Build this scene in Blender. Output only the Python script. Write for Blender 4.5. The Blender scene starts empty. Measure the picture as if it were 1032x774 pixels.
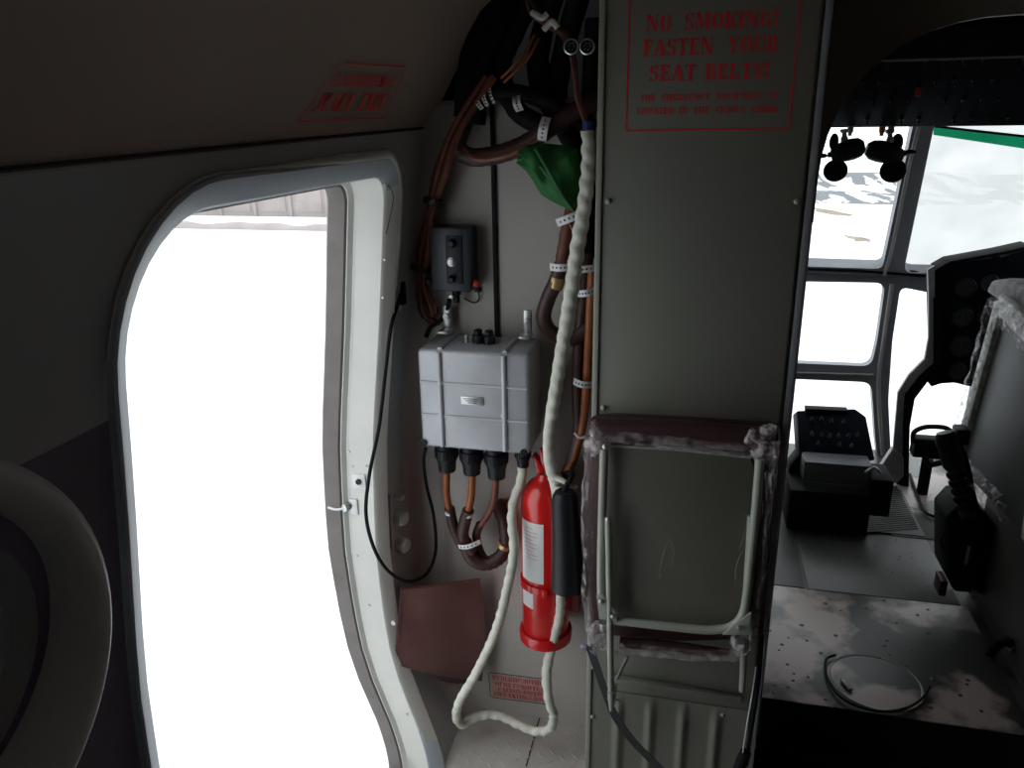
import bpy, bmesh, math, random
from mathutils import Vector, Matrix, noise, geometry

scene = bpy.context.scene
random.seed(7)

# ------------------------------------------------------------------ camera
# cabin frame: X to the right of the aircraft, Y forward, Z up, metres, cabin floor at 0
IMG_W, IMG_H, FPX = 1032, 774, 790.0
CAM = Vector((0.0, 0.0, 1.5))
def _axes():
    nz = Vector((552 - 516, 2732 - 387, FPX)); ny = Vector((711 - 516, 133 - 387, FPX))
    z = -nz.normalized(); y = (ny - z * ny.dot(z)).normalized(); x = y.cross(z)
    return Matrix((x, y, z))
ROT = _axes()
cam_data = bpy.data.cameras.new('camera')
cam_data.sensor_width = 36.0
cam_data.lens = FPX / IMG_W * 36.0
cam_data.clip_start = 0.02; cam_data.clip_end = 5000
cam = bpy.data.objects.new('camera', cam_data)
scene.collection.objects.link(cam)
m3 = Matrix((ROT.col[0], -ROT.col[1], -ROT.col[2])).transposed()
cam.matrix_world = Matrix.Translation(CAM) @ m3.to_4x4()
scene.camera = cam

# ------------------------------------------------------------------ light
world = bpy.data.worlds.new('overcast_sky'); scene.world = world
world.use_nodes = True
wn = world.node_tree.nodes; wl = world.node_tree.links
bg = wn['Background']
bg.inputs['Color'].default_value = (0.90, 0.96, 1.0, 1)
bg.inputs['Strength'].default_value = 2.2
scene.view_settings.view_transform = 'Standard'
scene.view_settings.look = 'None'
scene.view_settings.gamma = 1.0
scene.view_settings.use_curve_mapping = False
scene.view_settings.exposure = 0.0
scene.cycles.max_bounces = 10
scene.cycles.diffuse_bounces = 6
scene.cycles.transparent_max_bounces = 16
scene.cycles.use_denoising = True
scene.cycles.caustics_reflective = False
scene.cycles.caustics_refractive = False
def portal(loc, rot, sx, sy):
    l = bpy.data.lights.new('daylight_portal', 'AREA'); l.shape = 'RECTANGLE'; l.size = sx; l.size_y = sy
    l.cycles.is_portal = True
    o = bpy.data.objects.new('daylight_portal', l); o.location = loc; o.rotation_euler = rot
    scene.collection.objects.link(o)

# ------------------------------------------------------------------ helpers
def ray(u, v):
    return ROT @ Vector((u - 516, v - 387, FPX))
def PY(u, v, Y):
    d = ray(u, v); return CAM + d * ((Y - CAM.y) / d.y)
def PX(u, v, X):
    d = ray(u, v); return CAM + d * ((X - CAM.x) / d.x)
def PZ(u, v, Z):
    d = ray(u, v); return CAM + d * ((Z - CAM.z) / d.z)
def PP(u, v, p0, n):
    d = ray(u, v); return CAM + d * ((Vector(p0) - CAM).dot(n) / d.dot(n))

def catmull(pts, sub):
    pts = [Vector(p) for p in pts]
    if sub <= 1 or len(pts) < 3: return pts
    P = [pts[0] * 2 - pts[1]] + pts + [pts[-1] * 2 - pts[-2]]
    out = []
    for i in range(1, len(P) - 2):
        a, b, c, d = P[i - 1:i + 3]
        for k in range(sub):
            t = k / sub
            out.append(0.5 * ((2 * b) + (c - a) * t + (2 * a - 5 * b + 4 * c - d) * t * t + (3 * b - a - 3 * c + d) * t ** 3))
    out.append(pts[-1]); return out

class MB:
    def __init__(s): s.v = []; s.f = []
    def add(s, vs, fs):
        o = len(s.v); s.v += [Vector(v) for v in vs]; s.f += [tuple(i + o for i in f) for f in fs]; return s
    def box(s, c, size, bev=0.0, rot=None, seg=2):
        bm = bmesh.new(); bmesh.ops.create_cube(bm, size=1.0)
        for v in bm.verts: v.co = Vector((v.co.x * size[0], v.co.y * size[1], v.co.z * size[2]))
        if bev: bmesh.ops.bevel(bm, geom=bm.edges[:], offset=bev, segments=seg, profile=0.5, affect='EDGES')
        M = Matrix.Translation(Vector(c)) @ (rot.to_4x4() if rot else Matrix())
        bm.verts.index_update()
        s.add([M @ v.co for v in bm.verts], [[v.index for v in f.verts] for f in bm.faces]); bm.free(); return s
    def prism(s, poly, vec, bev=0.0):
        n = len(poly); vec = Vector(vec); a = [Vector(p) for p in poly]
        if not bev:
            return s.add(a + [p + vec for p in a], [list(range(n))[::-1], list(range(n, 2 * n))] + [[i, (i + 1) % n, n + (i + 1) % n, n + i] for i in range(n)])
        bm = bmesh.new(); vs = [bm.verts.new(p) for p in a + [p + vec for p in a]]
        bm.faces.new(vs[:n][::-1]); bm.faces.new(vs[n:])
        for i in range(n): bm.faces.new([vs[i], vs[(i + 1) % n], vs[n + (i + 1) % n], vs[n + i]])
        bmesh.ops.recalc_face_normals(bm, faces=bm.faces[:])
        bmesh.ops.bevel(bm, geom=bm.edges[:], offset=bev, segments=2, profile=0.5, affect='EDGES')
        bm.verts.index_update()
        s.add([v.co.copy() for v in bm.verts], [[v.index for v in f.verts] for f in bm.faces]); bm.free(); return s
    def tube(s, pts, r, n=10, sub=6, rf=None, flat=None):
        P = catmull(pts, sub); m = len(P); vs = []; L = 0
        t0 = (P[1] - P[0]).normalized()
        up = t0.orthogonal().normalized(); prev = t0
        for i, p in enumerate(P):
            t = (P[min(i + 1, m - 1)] - P[max(i - 1, 0)])
            t = t.normalized() if t.length > 1e-9 else prev
            q = prev.rotation_difference(t); up = (q @ up); up = (up - t * up.dot(t)).normalized(); prev = t
            sd = t.cross(up)
            if i: L += (P[i] - P[i - 1]).length
            rr = r[min(len(r) - 1, int(i / (m - 1) * (len(r) - 1) + .5))] if isinstance(r, (list, tuple)) else r
            for k in range(n):
                a = 2 * math.pi * k / n
                q2 = rf(L, a, i / (m - 1)) if rf else 1.0
                dv = (up * math.cos(a) + sd * math.sin(a)) * rr * q2
                if flat: dv = dv - flat * dv.dot(flat) * 0.55
                vs.append(p + dv)
        fs = [[i * n + k, i * n + (k + 1) % n, (i + 1) * n + (k + 1) % n, (i + 1) * n + k] for i in range(m - 1) for k in range(n)]
        fs += [list(range(n))[::-1], [(m - 1) * n + k for k in range(n)]]
        return s.add(vs, fs)
    def lathe(s, prof, o, axis=(0, 0, 1), n=28, cap=True):
        ax = Vector(axis).normalized(); x = ax.orthogonal().normalized(); y = ax.cross(x); o = Vector(o)
        vs = [o + ax * h + (x * math.cos(2 * math.pi * k / n) + y * math.sin(2 * math.pi * k / n)) * r for r, h in prof for k in range(n)]
        m = len(prof)
        fs = [[i * n + k, i * n + (k + 1) % n, (i + 1) * n + (k + 1) % n, (i + 1) * n + k] for i in range(m - 1) for k in range(n)]
        if cap: fs += [list(range(n))[::-1], [(m - 1) * n + k for k in range(n)]]
        return s.add(vs, fs)
    def ball(s, c, r, sc=(1, 1, 1), n=16, rot=None):
        prof = [(max(1e-4, math.sin(math.pi * i / n)), -math.cos(math.pi * i / n)) for i in range(n + 1)]
        t = MB().lathe(prof, (0, 0, 0), n=n * 2)
        M = rot or Matrix.Identity(3)
        return s.add([Vector(c) + M @ Vector((v.x * r * sc[0], v.y * r * sc[1], v.z * r * sc[2])) for v in t.v], t.f)
    def grid(s, fn, nu, nv):
        vs = [fn(i / nu, j / nv) for i in range(nu + 1) for j in range(nv + 1)]; w = nv + 1
        return s.add(vs, [[i * w + j, (i + 1) * w + j, (i + 1) * w + j + 1, i * w + j + 1] for i in range(nu) for j in range(nv)])
    def slab(s, fn, nu, nv, off):
        # a sheet with real thickness: off is the offset vector of its back
        off = Vector(off); a = MB().grid(fn, nu, nv); b = [v + off for v in a.v]; w = nv + 1; N = len(a.v)
        fs = list(a.f) + [tuple(i + N for i in f[::-1]) for f in a.f]
        loop = [i * w for i in range(nu + 1)] + [nu * w + j for j in range(1, nv + 1)] + [i * w + nv for i in range(nu - 1, -1, -1)] + [j for j in range(nv - 1, 0, -1)]
        fs += [(loop[i], loop[(i + 1) % len(loop)], loop[(i + 1) % len(loop)] + N, loop[i] + N) for i in range(len(loop))]
        return s.add(a.v + b, fs)
    def plate(s, outer, holes, vec):
        # a flat plate (3-D points in one plane) with holes, given its thickness
        loops = [[Vector(p) for p in outer]] + [[Vector(p) for p in h] for h in holes]
        tri = geometry.tessellate_polygon(loops); flat = [p for l in loops for p in l]; N = len(flat); vec = Vector(vec)
        fs = [tuple(t) for t in tri] + [tuple(i + N for i in t[::-1]) for t in tri]
        o = 0
        for l in loops:
            n = len(l); fs += [(o + i, o + (i + 1) % n, o + (i + 1) % n + N, o + i + N) for i in range(n)]; o += n
        return s.add(flat + [p + vec for p in flat], fs)
    def pillow(s, outline, depth, bulge, rings=7, amp=0.0, sc=30.0, back=0.35):
        c = sum((Vector(p) for p in outline), Vector()) / len(outline); n = len(outline); depth = Vector(depth)
        vs = []; fs = []
        for side in (1, -back):
            b = len(vs)
            for i in range(rings):
                t = i / rings
                for p in outline:
                    q = Vector(p).lerp(c, t)
                    h = bulge * math.sin(math.pi / 2 * min(1, t * 1.6)) ** 0.8
                    nz = amp * noise.noise(Vector((q.x * sc, q.z * sc * .6, q.y * sc + side))) * min(1, t * 4)
                    vs.append(q + depth * side * (h + nz))
            vs.append(c + depth * side * bulge)
            for i in range(rings - 1):
                for k in range(n):
                    f = (b + i * n + k, b + i * n + (k + 1) % n, b + (i + 1) * n + (k + 1) % n, b + (i + 1) * n + k)
                    fs.append(f if side > 0 else f[::-1])
            for k in range(n):
                f = (b + (rings - 1) * n + k, b + (rings - 1) * n + (k + 1) % n, b + rings * n)
                fs.append(f if side > 0 else f[::-1])
        return s.add(vs, fs)
    def build(s, name, mat, parent=None, smooth=True, ang=38):
        me = bpy.data.meshes.new(name)
        base = parent.matrix_world.translation.copy() if parent else Vector()
        if parent:
            base = Vector(parent.get('_o', (0, 0, 0)))
        me.from_pydata([tuple(v - base) for v in s.v], [], s.f)
        bm = bmesh.new(); bm.from_mesh(me)
        bmesh.ops.remove_doubles(bm, verts=bm.verts[:], dist=1e-6)
        bmesh.ops.recalc_face_normals(bm, faces=bm.faces[:])
        if smooth:
            for f in bm.faces: f.smooth = True
            lim = math.radians(ang)
            for e in bm.edges:
                if len(e.link_faces) == 2 and e.calc_face_angle(0) > lim: e.smooth = False
        bm.to_mesh(me); bm.free()
        me.materials.append(mat)
        o = bpy.data.objects.new(name, me); scene.collection.objects.link(o)
        if parent: o.parent = parent; o['_o'] = tuple(base)
        return o

def thing(name, label, cat, loc, group=None):
    o = bpy.data.objects.new(name, None); o.empty_display_size = 0.02; scene.collection.objects.link(o)
    o.location = loc; o['_o'] = tuple(loc); o['label'] = label; o['category'] = cat
    if group: o['group'] = group
    return o
def tag(o, label, cat, group=None):
    o['label'] = label; o['category'] = cat
    if group: o['group'] = group
    return o
def struct(o, label=None):
    o['kind'] = 'structure'
    if label: o['label'] = label
    return o
def lab(o, label): o['label'] = label; return o
def struct_root(name, loc):
    o = bpy.data.objects.new(name, None); scene.collection.objects.link(o); o.location = loc; o['_o'] = tuple(loc); o['kind'] = 'structure'; return o

# ------------------------------------------------------------------ materials
def mat(name, col, rough=0.5, metal=0.0, var=0.0, sc=8.0, bump=0.0, bsc=60.0, spec=0.5, col2=None, thr=(0.4, 0.6), coat=0.0, stretch=None):
    m = bpy.data.materials.new(name); m.use_nodes = True; nt = m.node_tree; b = nt.nodes['Principled BSDF']
    b.inputs['Base Color'].default_value = (*col, 1); b.inputs['Roughness'].default_value = rough; b.inputs['Metallic'].default_value = metal
    b.inputs['Specular IOR Level'].default_value = spec; b.inputs['Coat Weight'].default_value = coat
    tc = nt.nodes.new('ShaderNodeTexCoord')
    vec = tc.outputs['Object']
    if stretch:
        mp = nt.nodes.new('ShaderNodeMapping'); mp.inputs['Scale'].default_value = stretch; nt.links.new(vec, mp.inputs['Vector']); vec = mp.outputs['Vector']
    if var or col2:
        n = nt.nodes.new('ShaderNodeTexNoise'); n.inputs['Scale'].default_value = sc; n.inputs['Detail'].default_value = 6
        nt.links.new(vec, n.inputs['Vector'])
        r = nt.nodes.new('ShaderNodeValToRGB'); nt.links.new(n.outputs['Fac'], r.inputs['Fac'])
        if col2:
            r.color_ramp.elements[0].position, r.color_ramp.elements[1].position = thr
            r.color_ramp.elements[0].color = (*col, 1); r.color_ramp.elements[1].color = (*col2, 1)
        else:
            r.color_ramp.elements[0].position, r.color_ramp.elements[1].position = 0.3, 0.7
            r.color_ramp.elements[0].color = (*[c * (1 - var) for c in col], 1); r.color_ramp.elements[1].color = (*[min(1, c * (1 + var)) for c in col], 1)
        nt.links.new(r.outputs['Color'], b.inputs['Base Color'])
    if bump:
        n2 = nt.nodes.new('ShaderNodeTexNoise'); n2.inputs['Scale'].default_value = bsc; n2.inputs['Detail'].default_value = 4
        nt.links.new(vec, n2.inputs['Vector'])
        bp = nt.nodes.new('ShaderNodeBump'); bp.inputs['Strength'].default_value = bump; bp.inputs['Distance'].default_value = 0.004
        nt.links.new(n2.outputs['Fac'], bp.inputs['Height']); nt.links.new(bp.outputs['Normal'], b.inputs['Normal'])
    return m
def film(name, col, dens, rough=0.15, nsc=20.0, tint=None, lo=0.3, hi=0.7, floor_=0.45, trans=False):
    # clear or milky sheet: mostly see-through, with gloss and a little body
    m = bpy.data.materials.new(name); m.use_nodes = True; nt = m.node_tree; nt.nodes.clear()
    out = nt.nodes.new('ShaderNodeOutputMaterial'); tr = nt.nodes.new('ShaderNodeBsdfTransparent')
    pr = nt.nodes.new('ShaderNodeBsdfPrincipled'); pr.inputs['Base Color'].default_value = (*col, 1); pr.inputs['Roughness'].default_value = rough
    mx = nt.nodes.new('ShaderNodeMixShader')
    n = nt.nodes.new('ShaderNodeTexNoise'); n.inputs['Scale'].default_value = nsc; n.inputs['Detail'].default_value = 5
    tc = nt.nodes.new('ShaderNodeTexCoord'); nt.links.new(tc.outputs['Object'], n.inputs['Vector'])
    mr = nt.nodes.new('ShaderNodeMapRange'); mr.inputs['From Min'].default_value = lo; mr.inputs['From Max'].default_value = hi
    mr.inputs['To Min'].default_value = dens * floor_; mr.inputs['To Max'].default_value = min(1, dens * 1.5)
    nt.links.new(n.outputs['Fac'], mr.inputs['Value']); nt.links.new(mr.outputs['Result'], mx.inputs['Fac'])
    nt.links.new(tr.outputs[0], mx.inputs[1]); nt.links.new(pr.outputs[0], mx.inputs[2]); nt.links.new(mx.outputs[0], out.inputs['Surface'])
    if trans:
        tl = nt.nodes.new('ShaderNodeBsdfTranslucent'); tl.inputs['Color'].default_value = (*col, 1)
        nt.links.new(tl.outputs[0], mx.inputs[2])
    if tint: tr.inputs['Color'].default_value = (*tint, 1)
    return m
M = dict(
    panel=mat('painted_panel_grey', (0.19, 0.19, 0.158), 0.42, var=0.05, sc=5),
    wall=mat('painted_wall_grey', (0.42, 0.425, 0.425), 0.5, var=0.05, sc=4),
    ceil=mat('ceiling_panel_beige', (0.40, 0.315, 0.26), 0.6, var=0.04, sc=3),
    bulk=mat('bulkhead_paint', (0.46, 0.43, 0.395), 0.5, var=0.07, sc=6, bump=0.08, bsc=120),
    jamb=mat('door_jamb_white', (0.72, 0.71, 0.66), 0.45, var=0.05, sc=9, bump=0.1, bsc=30),
    rim=mat('door_rim_blue_grey', (0.55, 0.60, 0.66), 0.4, var=0.05, sc=8),
    seal=mat('door_seal_brown_grey', (0.17, 0.15, 0.14), 0.7, var=0.12, sc=20),
    maroon=mat('maroon_leatherette', (0.060, 0.024, 0.026), 0.40, var=0.18, sc=9, bump=0.25, bsc=200),
    pouch=mat('maroon_pouch', (0.150, 0.068, 0.060), 0.42, var=0.2, sc=10, bump=0.25, bsc=220),
    plum=mat('plum_wall_cloth', (0.15, 0.115, 0.165), 0.6, var=0.1, sc=14, bump=0.1, bsc=200),
    red=mat('extinguisher_red', (0.62, 0.012, 0.012), 0.25, coat=0.4, var=0.04, sc=10),
    redink=mat('red_stencil_paint', (0.62, 0.012, 0.016), 0.6),
    redink2=mat('red_stencil_paint_small', (0.35, 0.02, 0.03), 0.6),
    pinkhalo=mat('pink_overspray', (0.52, 0.29, 0.27), 0.6, var=0.2, sc=60),
    ink=mat('black_ink', (0.02, 0.015, 0.015), 0.6),
    paper=mat('white_paper', (0.75, 0.75, 0.74), 0.5, var=0.03, sc=40),
    black=mat('black_plastic', (0.010, 0.011, 0.013), 0.45, spec=0.3),
    rubber=mat('black_rubber', (0.007, 0.007, 0.008), 0.7, spec=0.2, var=0.2, sc=15),
    navy=mat('dark_navy_panel', (0.006, 0.008, 0.015), 0.6, spec=0.12, var=0.2, sc=12),
    radio=mat('radio_dark_blue_grey', (0.022, 0.028, 0.036), 0.4, var=0.1, sc=20),
    cast=mat('grey_cast_metal', (0.47, 0.475, 0.50), 0.42, metal=0.2, var=0.10, sc=14, bump=0.12, bsc=90),
    steel=mat('bare_steel', (0.55, 0.55, 0.54), 0.35, metal=0.8, var=0.1, sc=20),
    white=mat('white_metal', (0.75, 0.75, 0.73), 0.4),
    tubepaint=mat('grey_green_tube_paint', (0.36, 0.37, 0.31), 0.35, var=0.06, sc=14),
    pan=mat('seat_pan_grey', (0.135, 0.130, 0.105), 0.5, var=0.06, sc=8),
    wrap=mat('white_cloth_wrap', (0.66, 0.65, 0.56), 0.75, var=0.14, sc=45, bump=0.3, bsc=160),
    loom=mat('dark_brown_loom', (0.050, 0.020, 0.016), 0.5, var=0.3, sc=40, bump=0.2, bsc=200),
    wire=mat('rust_brown_wire', (0.16, 0.050, 0.028), 0.5, var=0.3, sc=50, bump=0.2, bsc=220),
    orange=mat('orange_brown_pipe', (0.30, 0.085, 0.022), 0.42, var=0.25, sc=30, bump=0.1, bsc=120),
    gold=mat('brass_band', (0.55, 0.36, 0.16), 0.35, metal=0.7),
    green=mat('green_canvas', (0.015, 0.13, 0.025), 0.7, var=0.25, sc=22, bump=0.25, bsc=260),
    olive=mat('dark_green_paint', (0.008, 0.014, 0.008), 0.65, var=0.2, sc=15, spec=0.15),
    strap=mat('dark_grey_webbing', (0.055, 0.055, 0.06), 0.75, var=0.15, sc=60, bump=0.3, bsc=300),
    strap2=mat('violet_grey_webbing', (0.20, 0.20, 0.28), 0.7, var=0.15, sc=40, bump=0.3, bsc=300),
    floorm=mat('cabin_floor_grey', (0.52, 0.485, 0.45), 0.45, var=0.10, sc=14, bump=0.1, bsc=80),
    pshade=mat('partition_dark_paint', (0.085, 0.085, 0.076), 0.55, var=0.1, sc=8),
    sframe=mat('dirty_pale_frame', (0.58, 0.58, 0.55), 0.45, var=0.5, sc=45),
    ring=mat('window_ring_grey', (0.58, 0.58, 0.56), 0.40, var=0.05, sc=8),
    absorber=mat('dark_light_absorber', (0.06, 0.05, 0.05), 0.9, var=0.2, sc=40),  # dark colour for unseen surfaces, chosen to soak up bounced light
    exitink=mat('red_exit_paint', (0.85, 0.02, 0.02), 0.6),
    deck=mat('cockpit_floor_paint', (0.040, 0.041, 0.037), 0.40, sc=4.5, col2=(0.44, 0.36, 0.33), thr=(0.47, 0.55), bump=0.1, bsc=60),
    deck2=mat('cockpit_floor_dark_paint', (0.055, 0.055, 0.05), 0.42, var=0.15, sc=6, bump=0.1, bsc=60),
    mat_=mat('grey_rubber_mat', (0.07, 0.07, 0.068), 0.5, var=0.2, sc=12),
    header=mat('doorway_header_brown', (0.14, 0.125, 0.10), 0.6, var=0.1, sc=6),
    dark=mat('dark_cavity_shade', (0.018, 0.016, 0.014), 0.8, var=0.2, sc=10),  # near black; stands in for shade in the cavity above the bay
    frame=mat('cockpit_frame_grey', (0.27, 0.285, 0.305), 0.55, var=0.12, sc=10),
    armp=mat('panel_bracket_paint', (0.42, 0.41, 0.40), 0.5, var=0.15, sc=18),
    snow=mat('snow', (0.86, 0.87, 0.88), 0.9, var=0.02, sc=0.3, bump=0.1, bsc=2),
    rock=mat('snowy_rock', (0.16, 0.17, 0.18), 0.95, sc=0.42, col2=(0.86, 0.87, 0.88), thr=(0.49, 0.52), stretch=(1, 0.16, 2)),
    earth=mat('bare_earth', (0.19, 0.15, 0.11), 0.95, sc=1.3, col2=(0.30, 0.25, 0.19), thr=(0.4, 0.6)),
    concrete=mat('pale_concrete', (0.34, 0.30, 0.285), 0.9, var=0.1, sc=0.8),
    glass=film('window_glass', (0.8, 0.85, 0.85), 0.03, 0.02),
    frost=film('frosted_window_glass', (0.43, 0.43, 0.42), 0.93, 0.5, 9.0, trans=True, floor_=0.93),
    plastic=film('clear_plastic_wrap', (0.62, 0.56, 0.57), 0.24, 0.10, 48.0, lo=0.44, hi=0.66, floor_=0.12),
    visor=film('green_tinted_visor', (0.02, 0.40, 0.20), 0.15, 0.2, 10.0, (0.10, 0.50, 0.34)),
    dial=mat('dial_face', (0.035, 0.038, 0.042), 0.35),
    amber=mat('amber_cap', (0.55, 0.20, 0.03), 0.4),
    redplast=mat('red_plastic', (0.55, 0.03, 0.02), 0.35),
    knobm=mat('dark_switch_grey', (0.04, 0.042, 0.045), 0.5),
    gather=film('clear_plastic_gather', (0.66, 0.60, 0.60), 0.42, 0.10, 60.0, lo=0.42, hi=0.62, floor_=0.2),
    grid_=mat('grey_blue_box', (0.13, 0.14, 0.15), 0.45, var=0.08, sc=20),
)

# ------------------------------------------------------------------ the setting
PROF = [(-0.20, -0.47), (-0.06, -0.50), (0.0, -0.53), (0.05, -0.566), (0.10, -0.592), (0.22, -0.630), (0.33, -0.652), (0.57, -0.664), (0.84, -0.652), (1.1, -0.617), (1.28, -0.597), (1.40, -0.583), (1.475, -0.567), (1.6, -0.55)]
def XW(z):
    for (a, xa), (b, xb) in zip(PROF, PROF[1:]):
        if z <= b:
            t = (z - a) / (b - a); t = max(0, t); return xa + (xb - xa) * t
    return PROF[-1][1]
def XS(z):  # softened profile
    return sum(XW(z + d) for d in (-.05, -.025, 0, .025, .05)) / 5
CX = 0.52
def patch(mb, contour, rect, M_=8, xf=None, off=0.0):
    """Ring of wall between a hole contour and an outer rectangle, both (y, z), on the curved side."""
    y0, y1, z0, z1 = rect; cy = sum(p[0] for p in contour) / len(contour); cz = sum(p[1] for p in contour) / len(contour)
    def outer(p):
        dy, dz = p[0] - cy, p[1] - cz; t = 1e9
        if dy > 1e-9: t = min(t, (y1 - cy) / dy)
        if dy < -1e-9: t = min(t, (y0 - cy) / dy)
        if dz > 1e-9: t = min(t, (z1 - cz) / dz)
        if dz < -1e-9: t = min(t, (z0 - cz) / dz)
        return (cy + dy * t, cz + dz * t)
    # add directions to the rectangle's corners
    pts = list(contour); n = len(pts)
    outs = [outer(p) for p in pts]
    for corner in ((y0, z0), (y0, z1), (y1, z0), (y1, z1)):
        k = min(range(n), key=lambda i: (outs[i][0] - corner[0]) ** 2 + (outs[i][1] - corner[1]) ** 2); outs[k] = corner
    vs = []
    for i in range(M_ + 1):
        t = i / M_
        for p, q in zip(pts, outs):
            y = p[0] + (q[0] - p[0]) * t; z = p[1] + (q[1] - p[1]) * t
            vs.append((xf(z) + off, y, z))
    mb.add(vs, [[i * n + k, i * n + (k + 1) % n, (i + 1) * n + (k + 1) % n, (i + 1) * n + k] for i in range(M_) for k in range(n)])
def rrect(y0, y1, z0, z1, r, per=10, side=14):
    """rounded rectangle contour; r = radii at (y1,z1), (y0,z1), (y0,z0), (y1,z0)"""
    out = []
    cs = [(y1, z1, 0, r[0]), (y0, z1, 90, r[1]), (y0, z0, 180, r[2]), (y1, z0, 270, r[3])]
    arcs = []
    for (y, z, a0, rr) in cs:
        cy = y - rr if a0 in (0, 270) else y + rr; cz = z - rr if a0 in (0, 90) else z + rr
        arcs.append([(cy + rr * math.cos(math.radians(a0 + 90 * k / per)), cz + rr * math.sin(math.radians(a0 + 90 * k / per))) for k in range(per + 1)])
    for i in range(4):
        a = arcs[i]; b = arcs[(i + 1) % 4]; out += a
        out += [(a[-1][0] + (b[0][0] - a[-1][0]) * k / side, a[-1][1] + (b[0][1] - a[-1][1]) * k / side) for k in range(1, side)]
    return out
def circ(cy, cz, r, n=64): return [(cy + r * math.cos(2 * math.pi * k / n), cz + r * math.sin(2 * math.pi * k / n)) for k in range(n)]

Y_BULK = 1.65; Y_REAR = -4.6; Z_DECK = 0.14
DOOR = rrect(0.705, 1.452, -0.02, 1.402, (0.055, 0.17, 0.10, 0.16))
# left wall around the door
w = MB(); patch(w, rrect(0.705 - .026, 1.452 + .026, -0.046, 1.402 + .026, (0.081, 0.196, 0.126, 0.186)), (0.668, Y_BULK, -0.10, 1.50), 10, XS)
wl_ = struct(w.build('wall_left', M['wall']))
# behind the door: plum cloth below, paint above, with portholes
PORT = [(0.405, 1.04)] + [(0.405 - 1.0 * k, 1.04) for k in range(1, 5)]
lo = MB(); hi = MB(); MIR = lambda z: 2 * CX - XS(z)
rt = MB()
def bands(k):
    y1 = 0.674 if k == 0 else 0.845 - 1.0 * k
    y0 = 0.845 - 1.0 * (k + 1)
    return y0, min(y1, 0.674)
for k, (py, pz) in enumerate(PORT):
    y0, y1 = bands(k)
    patch(lo, circ(py, pz, 0.142), (y0, y1, -0.06, 1.20), 8, XS, -0.001)
    patch(rt, circ(py, pz, 0.142), (y0, y1, -0.06, 1.475), 8, MIR)
hi.grid(lambda a, b: Vector((XS(1.20 + .30 * b) - .001, Y_REAR + (0.674 - Y_REAR) * a, 1.20 + .30 * b)), 10, 8)
rt.grid(lambda a, b: Vector((MIR(-.06 + 1.535 * b), 0.674 + (Y_BULK - 0.674) * a, -.06 + 1.535 * b)), 4, 20)
rt.grid(lambda a, b: Vector((MIR(-.06 + 1.535 * b), Y_REAR + (0.845 - 5.0 - Y_REAR) * a, -.06 + 1.535 * b)), 2, 20)
lo.grid(lambda a, b: Vector((XS(-.06 + 1.26 * b), Y_REAR + (0.845 - 5.0 - Y_REAR) * a, -.06 + 1.26 * b)), 2, 20)
struct(lo.build('wall_left_lower', M['plum'])); struct(hi.build('wall_left_upper', M['wall'])); struct(rt.build('wall_right', M['absorber']))  # unseen right wall is coloured dark to cut bounced light
# portholes: deep moulded ring, pane
for i, (py, pz) in enumerate(PORT):
    for side, xf in ((-1, XS(1.04)), (1, MIR(1.04))):
        r = struct_root('window_%d' % (1 + i * 2 + (side > 0)), (xf, py, pz))
        ax = Vector((-side, 0, 0))
        prof = [(r_ * 1.05, h_) for r_, h_ in [(0.205, -0.030), (0.206, 0.012), (0.202, 0.024), (0.192, 0.031), (0.178, 0.030), (0.162, 0.018), (0.150, -0.002), (0.143, -0.03), (0.140, -0.045), (0.135, -0.048), (0.131, -0.040), (0.127, -0.055), (0.129, -0.070), (0.150, -0.068), (0.147, -0.02)]]
        MB().lathe(prof, (xf, py, pz), ax, 64, cap=False).build('window_ring', M['ring'], r)
        MB().lathe([(0.001, -0.058), (0.130, -0.058), (0.130, -0.064), (0.001, -0.064)], (xf, py, pz), ax, 48, cap=False).build('window_pane', M['glass'], r)
        if side < 0 or i == 0: MB().lathe([(0.001, -0.068), (0.135, -0.068), (0.135, -0.072), (0.001, -0.072)], (xf, py, pz), ax, 48, cap=False).build('window_blind', M['rim'], r)  # front left blind is in view; the unseen ones are added to cut light
# ceiling
cz = [(-0.5685, 1.470), (-0.5655, 1.480), (-0.44, 1.700), (-0.36, 1.775), (-0.24, 1.83), (-0.05, 1.86), (0.52, 1.875)]
cpts = cz + [(2 * CX - x, z) for x, z in cz[-2::-1]]
ce = MB()
seam_dz = lambda y: 0.019 * (max(0.2, y) - 1.0)
cs = [cpts[0], cpts[1]]
ce.grid(lambda a, b: Vector((cpts[round(b * (len(cpts) - 1))][0], Y_REAR + (Y_BULK - Y_REAR) * a, cpts[round(b * (len(cpts) - 1))][1] + (seam_dz(Y_REAR + (Y_BULK - Y_REAR) * a) if round(b * (len(cpts) - 1)) < 2 else 0))), 48, len(cpts) - 1)
struct(ce.build('ceiling', M['ceil'], ang=25))
# seam along the wall top
MB().tube([(-0.5662, y, 1.4755 + seam_dz(y)) for y in [Y_REAR, 0.2] + [0.2 + (Y_BULK - 0.2) * k / 10 for k in range(1, 11)]], 0.0030, 6, 1).build('trim_1', M['ink'])
struct(bpy.data.objects['trim_1'])
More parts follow.
